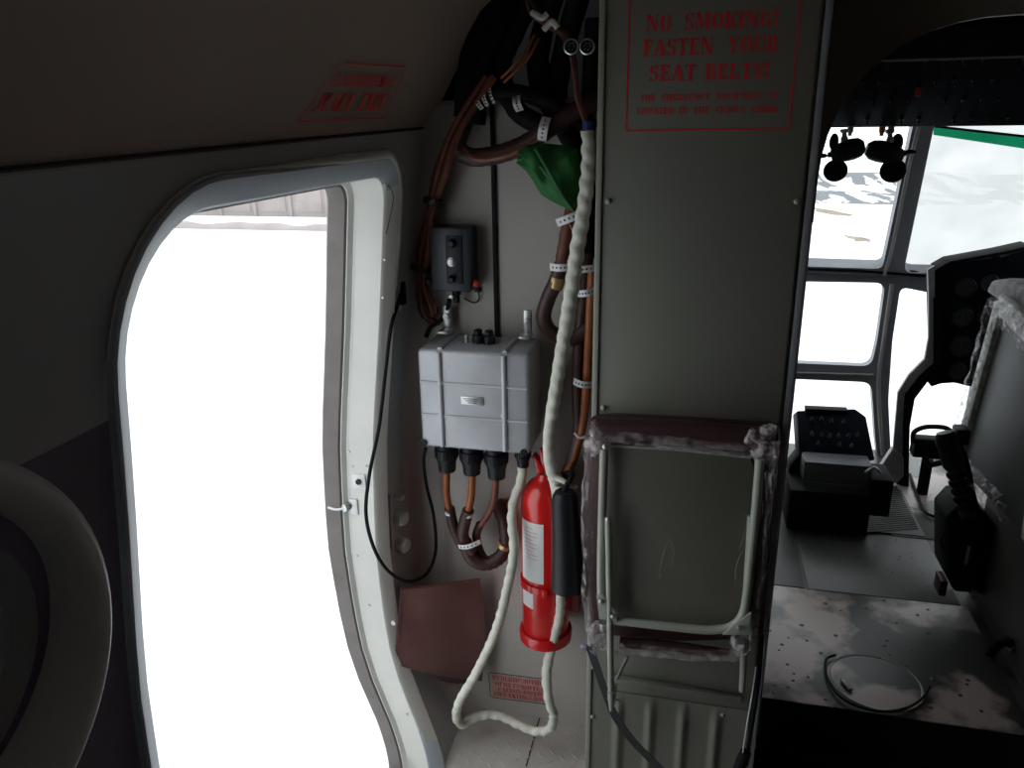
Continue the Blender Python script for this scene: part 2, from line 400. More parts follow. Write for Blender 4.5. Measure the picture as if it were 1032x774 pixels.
# cabin floor, rear wall
MB().box((CX, (Y_REAR + 1.674) / 2, -0.02), (2.3, 1.674 - Y_REAR, 0.04)).build('floor', M['floorm'])
struct(bpy.data.objects['floor'])
tr = MB()   # tread pattern near the sill
for i in range(16):
    for j in range(11):
        x = -0.56 + i * 0.028; y = 1.30 + j * 0.030 + (0.015 if i % 2 else 0)
        a = math.radians(45 if (i + j) % 2 else -45)
        tr.ball((x, y, 0.0), 1, (0.010, 0.0028, 0.0016), 5, Matrix.Rotation(a, 3, 'Z'))
struct(tr.build('floor_tread', M['floorm']))
struct(MB().box((-0.335, 1.50, 0.0005), (0.003, 0.34, 0.001)).build('trim_2', M['ink']))
struct(MB().box((CX, Y_REAR - 0.02, 0.9), (2.4, 0.04, 2.0)).build('wall_back', M['wall']))
struct(MB().box((CX, (Y_REAR + 1.20) / 2, 0.003), (2.2, 1.20 - Y_REAR, 0.006)).build('floor_light_absorber', M['absorber']))  # unseen dark sheet added to cut light bouncing off the floor
# bulkhead with an added dark cavity that stands in for shade above the equipment bay, and the arched cockpit doorway
def arch(cx, hw, z0, zs, zt, n=24):
    pts = [(cx - hw, z0), (cx - hw, zs)]
    for k in range(1, n): 
        a = math.pi - math.pi * k / n
        pts.append((cx + hw * math.copysign(abs(math.cos(a)) ** 0.85, math.cos(a)), zs + (zt - zs) * math.sin(a) ** 0.9))
    pts += [(cx + hw, zs), (cx + hw, z0)]; return pts
bk = MB()
outl = [(-0.70, -0.03), (-0.70, 1.54), (0.165, 1.54), (0.165, 1.90), (1.75, 1.90), (1.75, -0.03)]
hole = arch(CX, 0.305, -0.025, 1.38, 1.66)
bk.plate([(x, Y_BULK, z) for x, z in outl], [[(x, Y_BULK, z) for x, z in hole]], (0, 0.012, 0))
struct(bk.build('wall_front', M['bulk'], smooth=False))
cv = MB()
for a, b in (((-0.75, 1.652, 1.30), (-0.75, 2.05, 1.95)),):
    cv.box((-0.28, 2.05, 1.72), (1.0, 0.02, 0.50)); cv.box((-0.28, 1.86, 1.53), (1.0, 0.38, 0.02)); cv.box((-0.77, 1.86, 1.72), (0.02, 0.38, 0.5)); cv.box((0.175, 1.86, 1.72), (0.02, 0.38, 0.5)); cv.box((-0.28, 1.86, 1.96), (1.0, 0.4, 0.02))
struct(cv.build('wall_shade_cavity', M['dark'], smooth=False))
# dark header over the arch
ah = arch(CX, 0.305, 1.302, 1.38, 1.66)
struct(MB().prism([(0.19, 1.640, 1.302), (0.19, 1.640, 1.88), (1.2, 1.640, 1.88), (1.2, 1.640, 1.302)] + [(x, 1.640, z) for x, z in ah[::-1]], (0, 0.008, 0)).build('trim_3', M['header'], smooth=False))
struct(MB().box((1.29, 1.644, 0.65), (0.92, 0.008, 1.304)).box((1.48, 1.644, 1.59), (0.56, 0.008, 0.58)).build('trim_6', M['header'], smooth=False))
# narrow corner trims of the equipment bay, black joint strip
MB().box((-0.428, 1.645, 1.28), (0.008, 0.008, 0.50)).build('trim_4', M['rubber']); struct(bpy.data.objects['trim_4'])
# fillet where the bay meets the side wall
def fil(a, b):
    z = 0.0 + 1.53 * b; t = a * math.pi / 2; r = 0.05; x = XS(z)
    return Vector((x + r - r * math.cos(t) + .001, Y_BULK - r + r * math.sin(t) - .001, z))
struct(MB().grid(fil, 8, 20).build('trim_5', M['bulk']))
# partition pillar
pl = MB()
pl.prism([(-0.190, 1.480, -0.01), (0.172, 1.480, -0.01), (0.177, 1.490, -0.01), (0.190, 1.492, -0.01), (0.192, 1.66, -0.01), (-0.190, 1.66, -0.01)], (0, 0, 1.88), bev=0.003)
wp = struct(pl.build('wall_partition', M['panel']))
ed = MB().box((-0.1845, 1.4785, 0.93), (0.011, 0.007, 1.86), 0.002)
lab(ed.build('edge_flange', M['tubepaint'], wp), 'pale folded edge')
jb = MB().box((0.184, 1.4875, 0.94), (0.012, 0.009, 1.86), 0.002)
jb.build('door_edge', M['frame'], wp)
for (u, v) in ((613, 203), (803, 203), (608, 411), (597, 722), (598, 672), (728, 720)):
    p = PY(u, v, 1.478)
    MB().lathe([(0.0055, 0), (0.0055, 0.002), (0.003, 0.0045), (0.0005, 0.005)], p, (0, -1, 0), 14).build('screw', M['tubepaint'], wp)
# lower corrugated panel of the pillar
cr = MB()
def corr(a, b):
    u = 600 + 155 * a; x = -0.165 + 0.335 * a; z = 0.02 + 0.245 * b
    ph = 0
    for k in range(4):
        xc = -0.115 + k * 0.072; d = abs(x - xc)
        if d < 0.016: ph += 0.5 * (1 + math.cos(math.pi * d / 0.016))
    fade = min(1, (0.245 - .245 * b) / 0.05) 
    return Vector((x, 1.4765 - 0.008 * ph * max(0, fade), z))
cr.slab(corr, 90, 24, (0, 0.004, 0))
cr.build('corrugated_panel', M['panel'], wp)
MB().box((0.0, 1.470, 0.303), (0.30, 0.014, 0.014), 0.003, Matrix.Rotation(0.02, 3, 'Y')).build('ledge', M['panel'], wp)

# main door opening: rim, jamb, seal, fittings
dr = struct_root('door_1', (XS(0.7), 1.07, 0))
def ringband(c0, x0, c1, x1): return c0, x0, c1, x1
def loopmesh(loops):
    n = len(loops[0]); vs = [p for l in loops for p in l]
    return MB().add(vs, [[i * n + k, i * n + (k + 1) % n, (i + 1) * n + (k + 1) % n, (i + 1) * n + k] for i in range(len(loops) - 1) for k in range(n)])
def offs(d):
    return rrect(0.705 - d, 1.452 + d, -0.02 - d, 1.402 + d, tuple(r + d for r in (0.055, 0.17, 0.10, 0.16)))
L = lambda d, x: [(XS(z) + (x if x > -.05 else x * (0.84 + 0.16 * min(1, max(0, z) / .6))), y, z) for y, z in offs(d)]
rim_ = loopmesh([L(0.040, 0.000), L(0.038, 0.008), L(0.034, 0.010), L(0.004, -0.004), L(0.0, -0.010)])
isf = lambda f: all(rim_.v[k].y > 1.435 and rim_.v[k].z < 1.39 for k in f)
for nm_, mt_, sel in (('door_rim', M['rim'], False), ('door_post_edge', M['jamb'], True)):
    q_ = MB(); q_.v = rim_.v; q_.f = [f for f in rim_.f if isf(f) == sel]; ob = q_.build(nm_, mt_, dr)
loopmesh([L(0.0, -0.010), L(-0.001, -0.03), L(-0.003, -0.070), L(-0.012, -0.078), L(-0.012, -0.081)]).build('door_jamb', M['jamb'], dr)
loopmesh([L(-0.012, -0.080), L(-0.016, -0.084), L(-0.016, -0.119), L(-0.006, -0.126), L(0.06, -0.135), L(0.07, -0.11)]).build('door_seal', M['seal'], dr)
ofs = offs(0.042); ofs = ofs[-13:] + ofs[:40]
bead = [(XS(z) + 0.004, y, z) for y, z in ofs if z > 1.12 and (y < 1.30 or y > 1.44 or z > 1.43)]
bead = bead[:1 + max(i for i, p in enumerate(bead[:45]) if p[2] > 1.25)]
MB().tube(bead, [0.006] + [0.009] * 9 + [0.007, 0.005, 0.003, 0.002, 0.0015, 0.001, 0.001, 0.001, 0.001, 0.001], 10, 1).build('door_bead_highlight', M['jamb'], dr)  # moulding at the front corner; its thin tail stands in for a rim highlight
# fold line and fittings on the forward jamb
MB().tube([(XS(z) - 0.066, 1.4505, z) for z in [0.2 + 0.1 * k for k in range(12)]], 0.0016, 6, 2).build('bead', M['rim'], dr)
def on_jamb(u, v, off=0.0): return PY(u, v, 1.449 - off)
p = on_jamb(347, 259)
MB().box(p + Vector((0.006, 0, 0)), (0.022, 0.004, 0.026), 0.001).build('latch_plate', M['white'], dr)
MB().lathe([(0.009, 0), (0.009, 0.006), (0.006, 0.009), (0.0005, 0.009)], p + Vector((-0.004, -0.002, 0)), (0, -1, 0), 16).build('lock_stud', M['black'], dr)
p = on_jamb(362, 485)
MB().box(p, (0.030, 0.004, 0.034), 0.001).build('socket_plate', M['white'], dr)
MB().lathe([(0.0065, 0), (0.0065, 0.004), (0.0005, 0.004)], p + Vector((0, -0.002, 0)), (0, -1, 0), 14).build('socket', M['black'], dr)
p = on_jamb(350, 510)
MB().box(p + Vector((0.016, 0, 0)), (0.020, 0.004, 0.038), 0.001).lathe([(0.011, 0), (0.012, 0.006), (0.009, 0.012), (0.0005, 0.013)], p, (-0.3, -1, 0), 16).tube([p + Vector((0, -0.008, 0)), p + Vector((-0.022, -0.012, -0.004)), p + Vector((-0.040, -0.012, 0.0))], 0.004, 8, 3).build('door_bolt', M['steel'], dr)
rv = MB()
for (u, v) in ((388, 262), (386, 300), (384, 420), (360, 560), (369, 470), (355, 470), (410, 720), (402, 745), (372, 610), (352, 455)):
    rv.lathe([(0.0028, 0), (0.0022, 0.0015), (0.0003, 0.002)], on_jamb(u, v), (0, -1, 0), 8)
rv.build('rivets', M['steel'], dr)
# moulded fold marks on the top corner
MB().tube([PY(u, v, 1.449) for u, v in ((389, 184), (396, 196), (394, 215), (389, 236))], 0.0012, 5, 4).build('crack_line', M['ink'], dr)

# ------------------------------------------------------------------ cockpit shell
MB().box((CX, (1.68 + 3.36) / 2, Z_DECK - 0.03), (2.4, 1.68, 0.06)).build('floor_cockpit', M['deck2']); struct(bpy.data.objects['floor_cockpit'])
struct(MB().box((CX, 1.677, 0.06), (0.62, 0.006, 0.155)).build('baseboard_step', M['rubber']))
struct(MB().box((0.52, 1.50, 0.004), (0.64, 0.35, 0.008)).build('floor_mat', M['rubber']))
struct(MB().box((0.50, 1.935, Z_DECK + 0.002), (0.64, 0.515, 0.004), 0.001).build('floor_plate', M['deck']))
struct(MB().box((0.30, 2.40, Z_DECK + 0.0015), (0.15, 0.40, 0.003), 0.001).build('floor_plate', M['deck2']))
struct(MB().box((0.595, 2.39, Z_DECK + 0.0015), (0.42, 0.385, 0.003), 0.001).build('floor_plate', M['deck2']))
struct(MB().box((0.93, 2.95, Z_DECK + 0.0015), (0.46, 0.72, 0.003), 0.001).build('floor_plate', M['deck']))
rm = MB().box((0.70, 2.78, Z_DECK + 0.003), (0.21, 0.36, 0.006), 0.001)
for k in range(22):
    rm.box((0.70, 2.62 + k * 0.0155, Z_DECK + 0.007), (0.20, 0.006, 0.004), 0, Matrix.Rotation(0.35, 3, 'Z'))
struct(rm.build('floor_ribbed', M['mat_'], smooth=False))
fx = MB()
for k in range(46):
    x = random.uniform(0.215, 0.80); y = random.uniform(1.70, 2.18)
    fx.lathe([(random.uniform(0.0035, 0.0065), 0), (0.0025, 0.0012)], (x, y, Z_DECK + 0.004), (0, 0, 1), 8)
for k in range(30):
    fx.lathe([(0.003, 0), (0.0015, 0.001)], (random.uniform(0.62, 0.95), random.uniform(2.25, 3.1), Z_DECK + 0.0065), (0, 0, 1), 8)
struct(fx.build('floor_screws', M['ink']))
# side walls, roof, nose
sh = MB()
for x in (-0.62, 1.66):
    sh.box((x, 2.52, 0.55), (0.04, 1.66, 0.95)); sh.box((x, 2.52, 1.66), (0.04, 1.66, 0.44)); sh.box((x, 2.13, 1.2), (0.04, 0.87, 0.9)); sh.box((x, 3.2, 1.2), (0.04, 0.3, 0.9))  # side windows narrowed to keep the cockpit dark
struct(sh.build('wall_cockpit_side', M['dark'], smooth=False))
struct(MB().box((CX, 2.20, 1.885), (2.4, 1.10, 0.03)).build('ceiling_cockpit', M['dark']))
Y_NOSE = 3.34
def roundpoly(pts, r, per=6):
    out = []; n = len(pts); P = [Vector(p) for p in pts]
    for i in range(n):
        a, b, c = P[i - 1], P[i], P[(i + 1) % n]; d1 = (a - b); d2 = (c - b)
        rr = min(r, d1.length * .45, d2.length * .45); s = b + d1.normalized() * rr; e = b + d2.normalized() * rr
        for k in range(per + 1):
            t = k / per; out.append(s * (1 - t) ** 2 + b * 2 * t * (1 - t) + e * t * t)
    return out
lowp = lambda u, v: PY(u, v, Y_NOSE)
def LP(x, z): return Vector((x, Y_NOSE, z))
zt = PY(900, 271, Y_NOSE).z
W3 = roundpoly([LP(0.02, lowp(813, 283).z), lowp(890, 283), lowp(882, 340), lowp(876, 366), LP(0.02, lowp(805, 364).z)], 0.04)
W4 = roundpoly([LP(0.02, lowp(800, 380).z), lowp(876, 382), lowp(880, 440), lowp(884, 470), LP(0.02, 0.16)], 0.04)
W5 = roundpoly([lowp(905, 287), lowp(950, 296), LP(1.10, lowp(940, 300).z), LP(1.10, 0.17), lowp(896, 462), lowp(893, 400), lowp(897, 340)], 0.03)
fr = MB()
fr.plate([LP(-0.64, 0.10), LP(-0.64, zt), LP(1.68, zt), LP(1.68, 0.10)], [W3, W4, W5, [LP(1.16, 0.3), LP(1.16, 0.9), LP(1.6, 0.9), LP(1.6, 0.3)]], (0, -0.045, 0))
wf = struct_root('window_11', (CX, Y_NOSE, 0.1))
fr.build('window_frame', M['frame'], wf, smooth=False)
# ridge on the lower post
MB().tube([lowp(u, v) + Vector((0, -0.05, 0)) for u, v in ((896, 284), (888, 340), (883, 380), (886, 440), (889, 465))], 0.008, 8, 5).build('post_rib', M['armp'], wf)
MB().tube([lowp(u, v) + Vector((0, -0.05, 0)) for u, v in ((800, 372), (840, 373), (878, 374))], 0.004, 8, 3).build('cross_rib', M['armp'], wf)
gp = MB(); off = Vector((0, 0.004, 0))
gp.add([LP(-0.6, 0.12) + off, LP(-0.6, zt) + off, LP(1.64, zt) + off, LP(1.64, 0.12) + off], [[0, 1, 2, 3]])
gp.prism([LP(-0.6, 0.12) + off, LP(-0.6, zt) + off, LP(1.64, zt) + off, LP(1.64, 0.12) + off], (0, 0.004, 0)) if False else None
gp.build('window_pane', M['glass'], wf)
# slanted windscreen above
S0 = Vector((0, Y_NOSE, zt)); S1 = Vector((0, 2.70, 1.88)); sv = (S1 - S0).normalized(); sn = Vector((1, 0, 0)).cross(sv)
upp = lambda u, v: PP(u, v, S0, sn)
def UP(x, t): return Vector((x, S0.y + (S1.y - S0.y) * t, S0.z + (S1.z - S0.z) * t))
def ucol(u, v, x): 
    q = upp(u, v); return Vector((x, q.y, q.z))
W1 = roundpoly([ucol(820, 259, 0.02), upp(888, 262), upp(922, 100), ucol(840, 60, 0.02)], 0.03)
W2 = roundpoly([upp(909, 266), upp(945, 90), ucol(940, 60, 1.55), ucol(935, 266, 1.55)], 0.04)
uf = MB().plate([UP(-0.64, 0), UP(-0.64, 1), UP(1.68, 1), UP(1.68, 0)], [W1, W2], -sn * 0.05 if sn.y > 0 else sn * 0.05)
wu = struct_root('window_12', (CX, Y_NOSE, zt))
uf.build('window_frame', M['frame'], wu, smooth=False)
fo = sn * (0.004 if sn.y > 0 else -0.004); bk_ = -fo.normalized() * 0.05
MB().tube([upp(u, v) + bk_ for u, v in ((926, 110), (914, 160), (898, 240), (890, 268))], 0.007, 8, 3).build('post_rib', M['armp'], wu)
MB().tube([ucol(820, 262, 0.1) + bk_ * .8, upp(850, 264) + bk_ * .8, upp(890, 266) + bk_ * .8, upp(940, 270) + bk_ * .8], 0.013, 8, 3).build('rubber_seal', M['rubber'], wu)
xs = upp(898, 266).x
MB().add([UP(-0.6, 0.02) + fo, UP(-0.6, .98) + fo, UP(upp(930, 120).x, .98) + fo, UP(xs, 0.02) + fo], [[0, 1, 2, 3]]).build('window_pane', M['glass'], wu)
lab(MB().add([UP(xs, 0.02) + fo, UP(upp(930, 120).x, .98) + fo, UP(1.62, .98) + fo, UP(1.62, 0.02) + fo], [[0, 1, 2, 3]]).build('window_pane', M['frost'], wu), 'milky frosted pane')
# grey partition on the right of the doorway
wr = struct(MB().box((0.865, 1.98, 0.42), (0.03, 0.62, 0.60), 0.004).build('wall_cockpit_right', M['pshade']))

# ------------------------------------------------------------------ outdoors
GT = 0.07
def G(x, y, dz=0): return Vector((x, y, -1.0 - GT * y + dz))
g = MB(); g.grid(lambda a, b: G(-600 + 1200 * a, -300 + 1500 * b), 8, 8); struct(g.build('ground', M['snow']))
def hillf(a, b):
    x = -150 + 320 * a; y = 85 + 90 * b
    h = 3.6 * math.sin(math.pi * min(1, b * 0.8)) ** 1.2 + 1.2 * noise.noise(Vector((x * .05, y * .05, 3))) 
    return G(x, y, h * min(1, a * 8, (1 - a) * 8) - 0.4)
struct(MB().grid(hillf, 90, 24).build('hill', M['rock']))
def mound(u, v, wpx, hpx, seed):
    d = ray(u, v); t = -(1.0 + CAM.z) / (d.z + GT * d.y); c = CAM + d * t; s = c.y / 830
    rx = wpx * s / 2; ry = hpx * s / 2 / (2.5 / c.y) * 1.25
    def fn(a, b):
        r = b; th = 2 * math.pi * a
        k = 1 + 0.7 * noise.noise(Vector((math.cos(th) * 1.7 + seed, math.sin(th) * 1.7, seed)))
        x = c.x + rx * r * k * math.cos(th); y = c.y + ry * r * k * math.sin(th)
        return G(x, y, 0.03 * hpx * s * (1 - r * r) - 0.01)
    return MB().grid(fn, 28, 5).build('earth_mound', M['earth'])
for (u, v, wp_, hp, sd, lb) in ((834, 213, 28, 8, 1.3, 'ochre bare earth patch in the snow just right of the pillar edge'), (826, 234, 14, 7, 4.1, 'small dark bare earth patch low beside the pillar edge'), (866, 241, 40, 10, 7.7, 'widest pale earth patch low in the left cockpit window'), (878, 226, 24, 6, 9.2, 'pinkish bare earth patch next to the window post'), (872, 214, 18, 4, 2.2, 'smallest bare earth streak high in the snow')):
    tag(mound(u, v, wp_, hp, sd), lb, 'ground', 'bare earth patches in the snow')
FY = 48.0
fc = struct_root('fence', G(-30, FY))
fb = MB(); 
for k in range(12):
    x = -38 + k * 2.6
    f_ = MB().box(G(x, FY, 1.25), (2.5, 0.12, 2.5), 0.02).box(G(x, FY - 0.08, 1.25), (1.9, 0.06, 1.9), 0.02)
    f_.build('fence_panel', M['concrete'], fc)
    MB().box(G(x + 1.3, FY - 0.05, 1.3), (0.2, 0.28, 2.6), 0.02).build('fence_post', M['concrete'], fc)
def bank(a, b):
    x = -34 + 26 * a; th = math.pi * b
    h = 0.45 * (0.7 + 0.5 * noise.noise(Vector((x * .6, 0, 1))))
    return G(x, 35.5 - 0.5 * math.cos(th), h * math.sin(th))
struct(MB().grid(bank, 60, 8).build('ground_bank', M['concrete']))

# ------------------------------------------------------------------ stencil lettering
def _glyphs():
    G_ = {}
    T, H = 0.25, 0.10
    def R(x0, x1, y0, y1): return [(x0, y0), (x1, y0), (x1, y1), (x0, y1)]
    def bowl(cx, cy, rx, ry, a0, a1, tx, ty, n=10):
        o = []; i = []
        for k in range(n + 1):
            a = math.radians(a0 + (a1 - a0) * k / n)
            o.append((cx + rx * math.cos(a), cy + ry * math.sin(a))); i.append((cx + (rx - tx) * math.cos(a), cy + (ry - ty) * math.sin(a)))
        return o + i[::-1]
    def stem(x, w=T, s=0.07, y0=0, y1=1):  # stem with slab serifs
        return [[(x - s, y0), (x + w + s, y0), (x + w + s, y0 + .07), (x + w, y0 + .10), (x + w, y1 - .10), (x + w + s, y1 - .07), (x + w + s, y1), (x - s, y1), (x - s, y1 - .07), (x, y1 - .10), (x, y0 + .10), (x - s, y0 + .07)]]
    def thin(x, w=.09, s=.08): return stem(x, w, s)
    arm = lambda x0, x1, top: [[(x0, 1), (x1, 1), (x1, .68), (x1 - .06, .68), (x1 - .10, .90), (x0, .90)]] if top else [[(x0, 0), (x1, 0), (x1, .34), (x1 - .06, .34), (x1 - .10, .10), (x0, .10)]]
    ringL = lambda cx, rx: bowl(cx - .03, .5, rx - .03, .5, 100, 260, T, .07)
    ringR = lambda cx, rx: bowl(cx + .03, .5, rx - .03, .5, -80, 80, T, .07)
    O = [ringL(.44, .42), ringR(.44, .42)]
    G_['O'] = (.88, O)
    G_['Q'] = (.88, O + [[(.42, .16), (.56, .22), (.86, -.10), (.68, -.12)]])
    C = [ringL(.44, .42), bowl(.47, .5, .36, .5, 20, 80, .20, .08), bowl(.47, .5, .36, .5, -80, -30, .10, .08), R(.74, .82, .62, .98)]
    G_['C'] = (.86, C)
    G_['G'] = (.92, [ringL(.44, .42), bowl(.47, .5, .34, .5, 25, 80, .10, .08), R(.74, .80, .64, .98), R(.58, .82, .04, .40), R(.50, .90, .38, .46), bowl(.50, .5, .24, .5, -88, -50, .1, .08)])
    G_['S'] = (.74, [bowl(.36, .72, .33, .28, 95, 270, .20, .08), bowl(.38, .28, .33, .28, -90, 85, .20, .08), [(.30, .62), (.50, .44), (.50, .56), (.36, .70)], R(.60, .67, .68, 1.0), bowl(.40, .72, .27, .28, 20, 80, .08, .08), R(.05, .12, .0, .32), bowl(.34, .28, .27, .28, 200, 260, .08, .08)])
    G_['N'] = (1.0, thin(.10) + [[(.08, 1), (.36, 1), (.92, .0), (.78, 0), (.66, .06)]] + [R(.80, .89, .16, 1), R(.72, .97, .93, 1)])
    G_['M'] = (1.16, thin(.09) + [[(.07, 1), (.34, 1), (.60, .16), (.54, .02)]] + [[(.82, 1), (.76, .93), (.58, .22), (.64, .12)]] + stem(.80))
    G_['K'] = (.96, stem(.09) + [[(.40, .48), (.46, .40), (.80, .93), (.90, .94), (.90, 1), (.60, 1), (.60, .94), (.68, .93)]] + [[(.44, .60), (.64, .66), (.86, .07), (.95, .06), (.95, 0), (.58, 0)]])
    G_['I'] = (.42, stem(.09)); G_['!'] = (.34, [[(.05, 1), (.31, 1), (.22, .34), (.14, .34)], bowl(.18, .11, .13, .12, 0, 360, .12, .11)])
    G_["'"] = (.20, [[(.04, 1), (.18, 1), (.12, .64), (.07, .64)]])
    G_['F'] = (.74, stem(.09) + arm(.38, .72, True) + [R(.38, .54, .47, .56), R(.50, .56, .38, .66)])
    G_['E'] = (.78, stem(.09) + arm(.38, .74, True) + arm(.38, .76, False) + [R(.38, .54, .47, .56), R(.50, .56, .36, .66)])
    G_['L'] = (.74, stem(.09) + arm(.38, .73, False))
    G_['T'] = (.84, stem(.29, s=.08, y1=.97) + arm(.56, .82, True) + [[(.26, 1), (.02, 1), (.02, .68), (.08, .68), (.12, .90), (.26, .90)]])
    G_['A'] = (.96, [[(.44, 1), (.60, 1), (.90, .07), (.96, .07), (.96, 0), (.54, 0), (.54, .07), (.62, .07), (.44, .72)], [(.40, .96), (.44, .84), (.18, .07), (.27, .07), (.27, 0), (.02, 0), (.02, .07), (.09, .07)], R(.28, .52, .28, .36)])
    G_['Y'] = (.92, [R(.34, .58, 0.07, .42), R(.26, .66, 0, .08), [(.02, 1), (.40, 1), (.40, .93), (.35, .93), (.56, .46), (.34, .44), (.08, .93), (.02, .93)], [(.62, 1), (.90, 1), (.90, .93), (.84, .93), (.62, .46), (.58, .54), (.74, .93), (.62, .93)]])
    G_['U'] = (.94, [[(.02, 1), (.42, 1), (.42, .93), (.35, .93), (.35, .22), (.42, .10), (.42, 0), (.22, .06), (.10, .24), (.10, .93), (.02, .93)], [(.62, 1), (.92, 1), (.92, .93), (.83, .93), (.83, .26), (.74, .08), (.50, 0), (.50, .09), (.66, .14), (.74, .28), (.74, .93), (.62, .93)]])
    P = [bowl(.42, .74, .34, .26, -90, 90, .20, .07)]
    G_['P'] = (.80, stem(.09) + P)
    G_['R'] = (.94, stem(.09) + P + [[(.44, .44), (.64, .46), (.82, .08), (.93, .08), (.93, 0), (.64, 0)]])
    G_['B'] = (.84, stem(.09) + P + [bowl(.42, .25, .38, .25, -90, 90, .22, .07)])
    G_['D'] = (.88, stem(.09) + [bowl(.42, .5, .42, .5, -90, 90, T, .08)])
    G_['H'] = (.98, stem(.09) + stem(.64) + [R(.36, .62, .45, .54)])
    G_['X'] = (.94, [[(.02, 1), (.40, 1), (.92, .07), (.92, 0), (.54, 0), (.02, .93)], [(.56, .62), (.64, .54), (.82, .93), (.92, .93), (.92, 1), (.62, 1), (.62, .93), (.70, .93)], [(.30, .44), (.38, .36), (.24, .07), (.34, .07), (.34, 0), (.02, 0), (.02, .07), (.12, .07)]])
    G_['W'] = (1.2, [[(.0, 1), (.34, 1), (.34, .93), (.50, .30), (.40, 0), (.34, 0), (.06, .93)], [(.44, 1), (.76, 1), (.90, .30), (.80, 0), (.74, 0), (.50, .93)], [(.88, 1), (1.18, 1), (1.12, .93), (.94, .24), (.90, .40), (1.02, .93)]])
    # Cyrillic
    c = lambda a, b: G_.__setitem__(a, G_[b])
    for a, b in zip('АВЕКМНОРСТХ', 'ABEKMHOPCTX'): c(a, b)
    G_['Г'] = (.72, stem(.09) + arm(.38, .71, True))
    G_['Ш'] = (1.30, stem(.09, .20) + stem(.55, .20) + stem(1.0, .20) + [R(.3, .54, 0, .09), R(.76, 1.0, 0, .09)])
    G_['Л'] = (.98, stem(.64) + [R(.40, .62, .91, 1), [(.30, 1), (.42, 1), (.34, .28), (.22, .0), (.04, .0), (.03, .22), (.20, .18)]])
    G_['Ы'] = (1.16, stem(.09) + [bowl(.38, .27, .30, .27, -90, 90, .18, .07)] + stem(.82))
    G_['Ь'] = (.78, stem(.09) + [bowl(.40, .27, .34, .27, -90, 90, .20, .07)])
    G_['И'] = (1.0, stem(.09) + stem(.66) + [[(.38, .16), (.38, .32), (.62, .84), (.62, .68)]])
    G_['Й'] = (1.0, G_['И'][1] + [[(.36, 1.20), (.42, 1.20), (.50, 1.12), (.58, 1.20), (.64, 1.20), (.58, 1.06), (.42, 1.06)]])
    G_['Д'] = (1.0, stem(.60) + [R(.40, .60, .91, 1), [(.34, 1), (.44, 1), (.34, .10), (.24, .10)], R(.04, .58, 0, .10), R(.0, .08, -.16, .1), R(.90, .98, -.16, .1)])
    G_['У'] = (.92, [[(.02, 1), (.40, 1), (.40, .93), (.35, .93), (.56, .40), (.40, .36), (.08, .93), (.02, .93)], [(.60, 1), (.90, 1), (.90, .93), (.82, .93), (.46, .02), (.22, .0), (.10, .06), (.12, .26), (.24, .20), (.40, .16), (.74, .93), (.60, .93)]])
    return G_
GL = _glyphs()
def text_polys(s, gap=0.10, space=0.62):
    x = 0; out = []
    for ch in s:
        if ch == ' ': x += space; continue
        w, ps = GL[ch]
        out += [[(px + x, py) for px, py in p] for p in ps]; x += w + gap
    return out, x - gap
def lettering(mb, s, fn, x0, x1, y0, y1, space=0.62, gap=0.10):
    """fn maps (x, y) of the sign to a point; the line fills x0..x1, y0..y1"""
    ps, W = text_polys(s, gap, space)
    for p in ps:
        q = [(x0 + a / W * (x1 - x0), y0 + b * (y1 - y0)) for a, b in p]
        tri = geometry.tessellate_polygon([[Vector((a, b, 0)) for a, b in q]])
        mb.add([fn(a, b) for a, b in q], [tuple(t) for t in tri])
def border(mb, fn, x0, x1, y0, y1, wx, wy, cut=0.0):
    o = [(x0 + cut, y0), (x1 - cut, y0), (x1, y0 + cut), (x1, y1 - cut), (x1 - cut, y1), (x0 + cut, y1), (x0, y1 - cut), (x0, y0 + cut)]
    i = [(min(max(a, x0 + wx), x1 - wx), min(max(b, y0 + wy), y1 - wy)) for a, b in o]
    n = 8; mb.add([fn(*p) for p in o] + [fn(*p) for p in i], [[k, (k + 1) % n, n + (k + 1) % n, n + k] for k in range(n)])

# the notice on the partition: coordinates are pixels of a front view at that plane
YS = 1.4794
t = thing('warning_notice', 'red stencilled NO SMOKING and seat belts notice in a red border on the grey partition', 'notice', (0, YS, 1.58))
f = lambda x, z: Vector((x, YS, z))
bm_ = MB(); border(bm_, f, -0.1395, 0.1395, 1.4775, 1.7200, 0.0028, 0.0028); bm_.build('border', M['redink'], t, smooth=False)
lt = MB()
for s_, (u0, v0, u1, v1), sp in (('NO SMOKING!', (651, 32, 785, 15), .95), ('FASTEN YOUR', (648, 57, 786, 40), .95), ('SEAT BELTS!', (654, 82, 776, 66), .60), ('THE EMERGENCY EQUIPMENT IS', (645, 102, 784, 95.5), 1.1), ("LOCATED IN THE CREW'S CABIN", (642, 115.5, 784, 108.5), .9)):
    a = PY(u0, v0, YS); b = PY(u1, v1, YS); c_ = PY(u0, v1, YS)
    lt = MB(); lettering(lt, s_, f, a.x, b.x, a.z, c_.z, sp); lt.build('lettering', M['redink'], t, smooth=False)
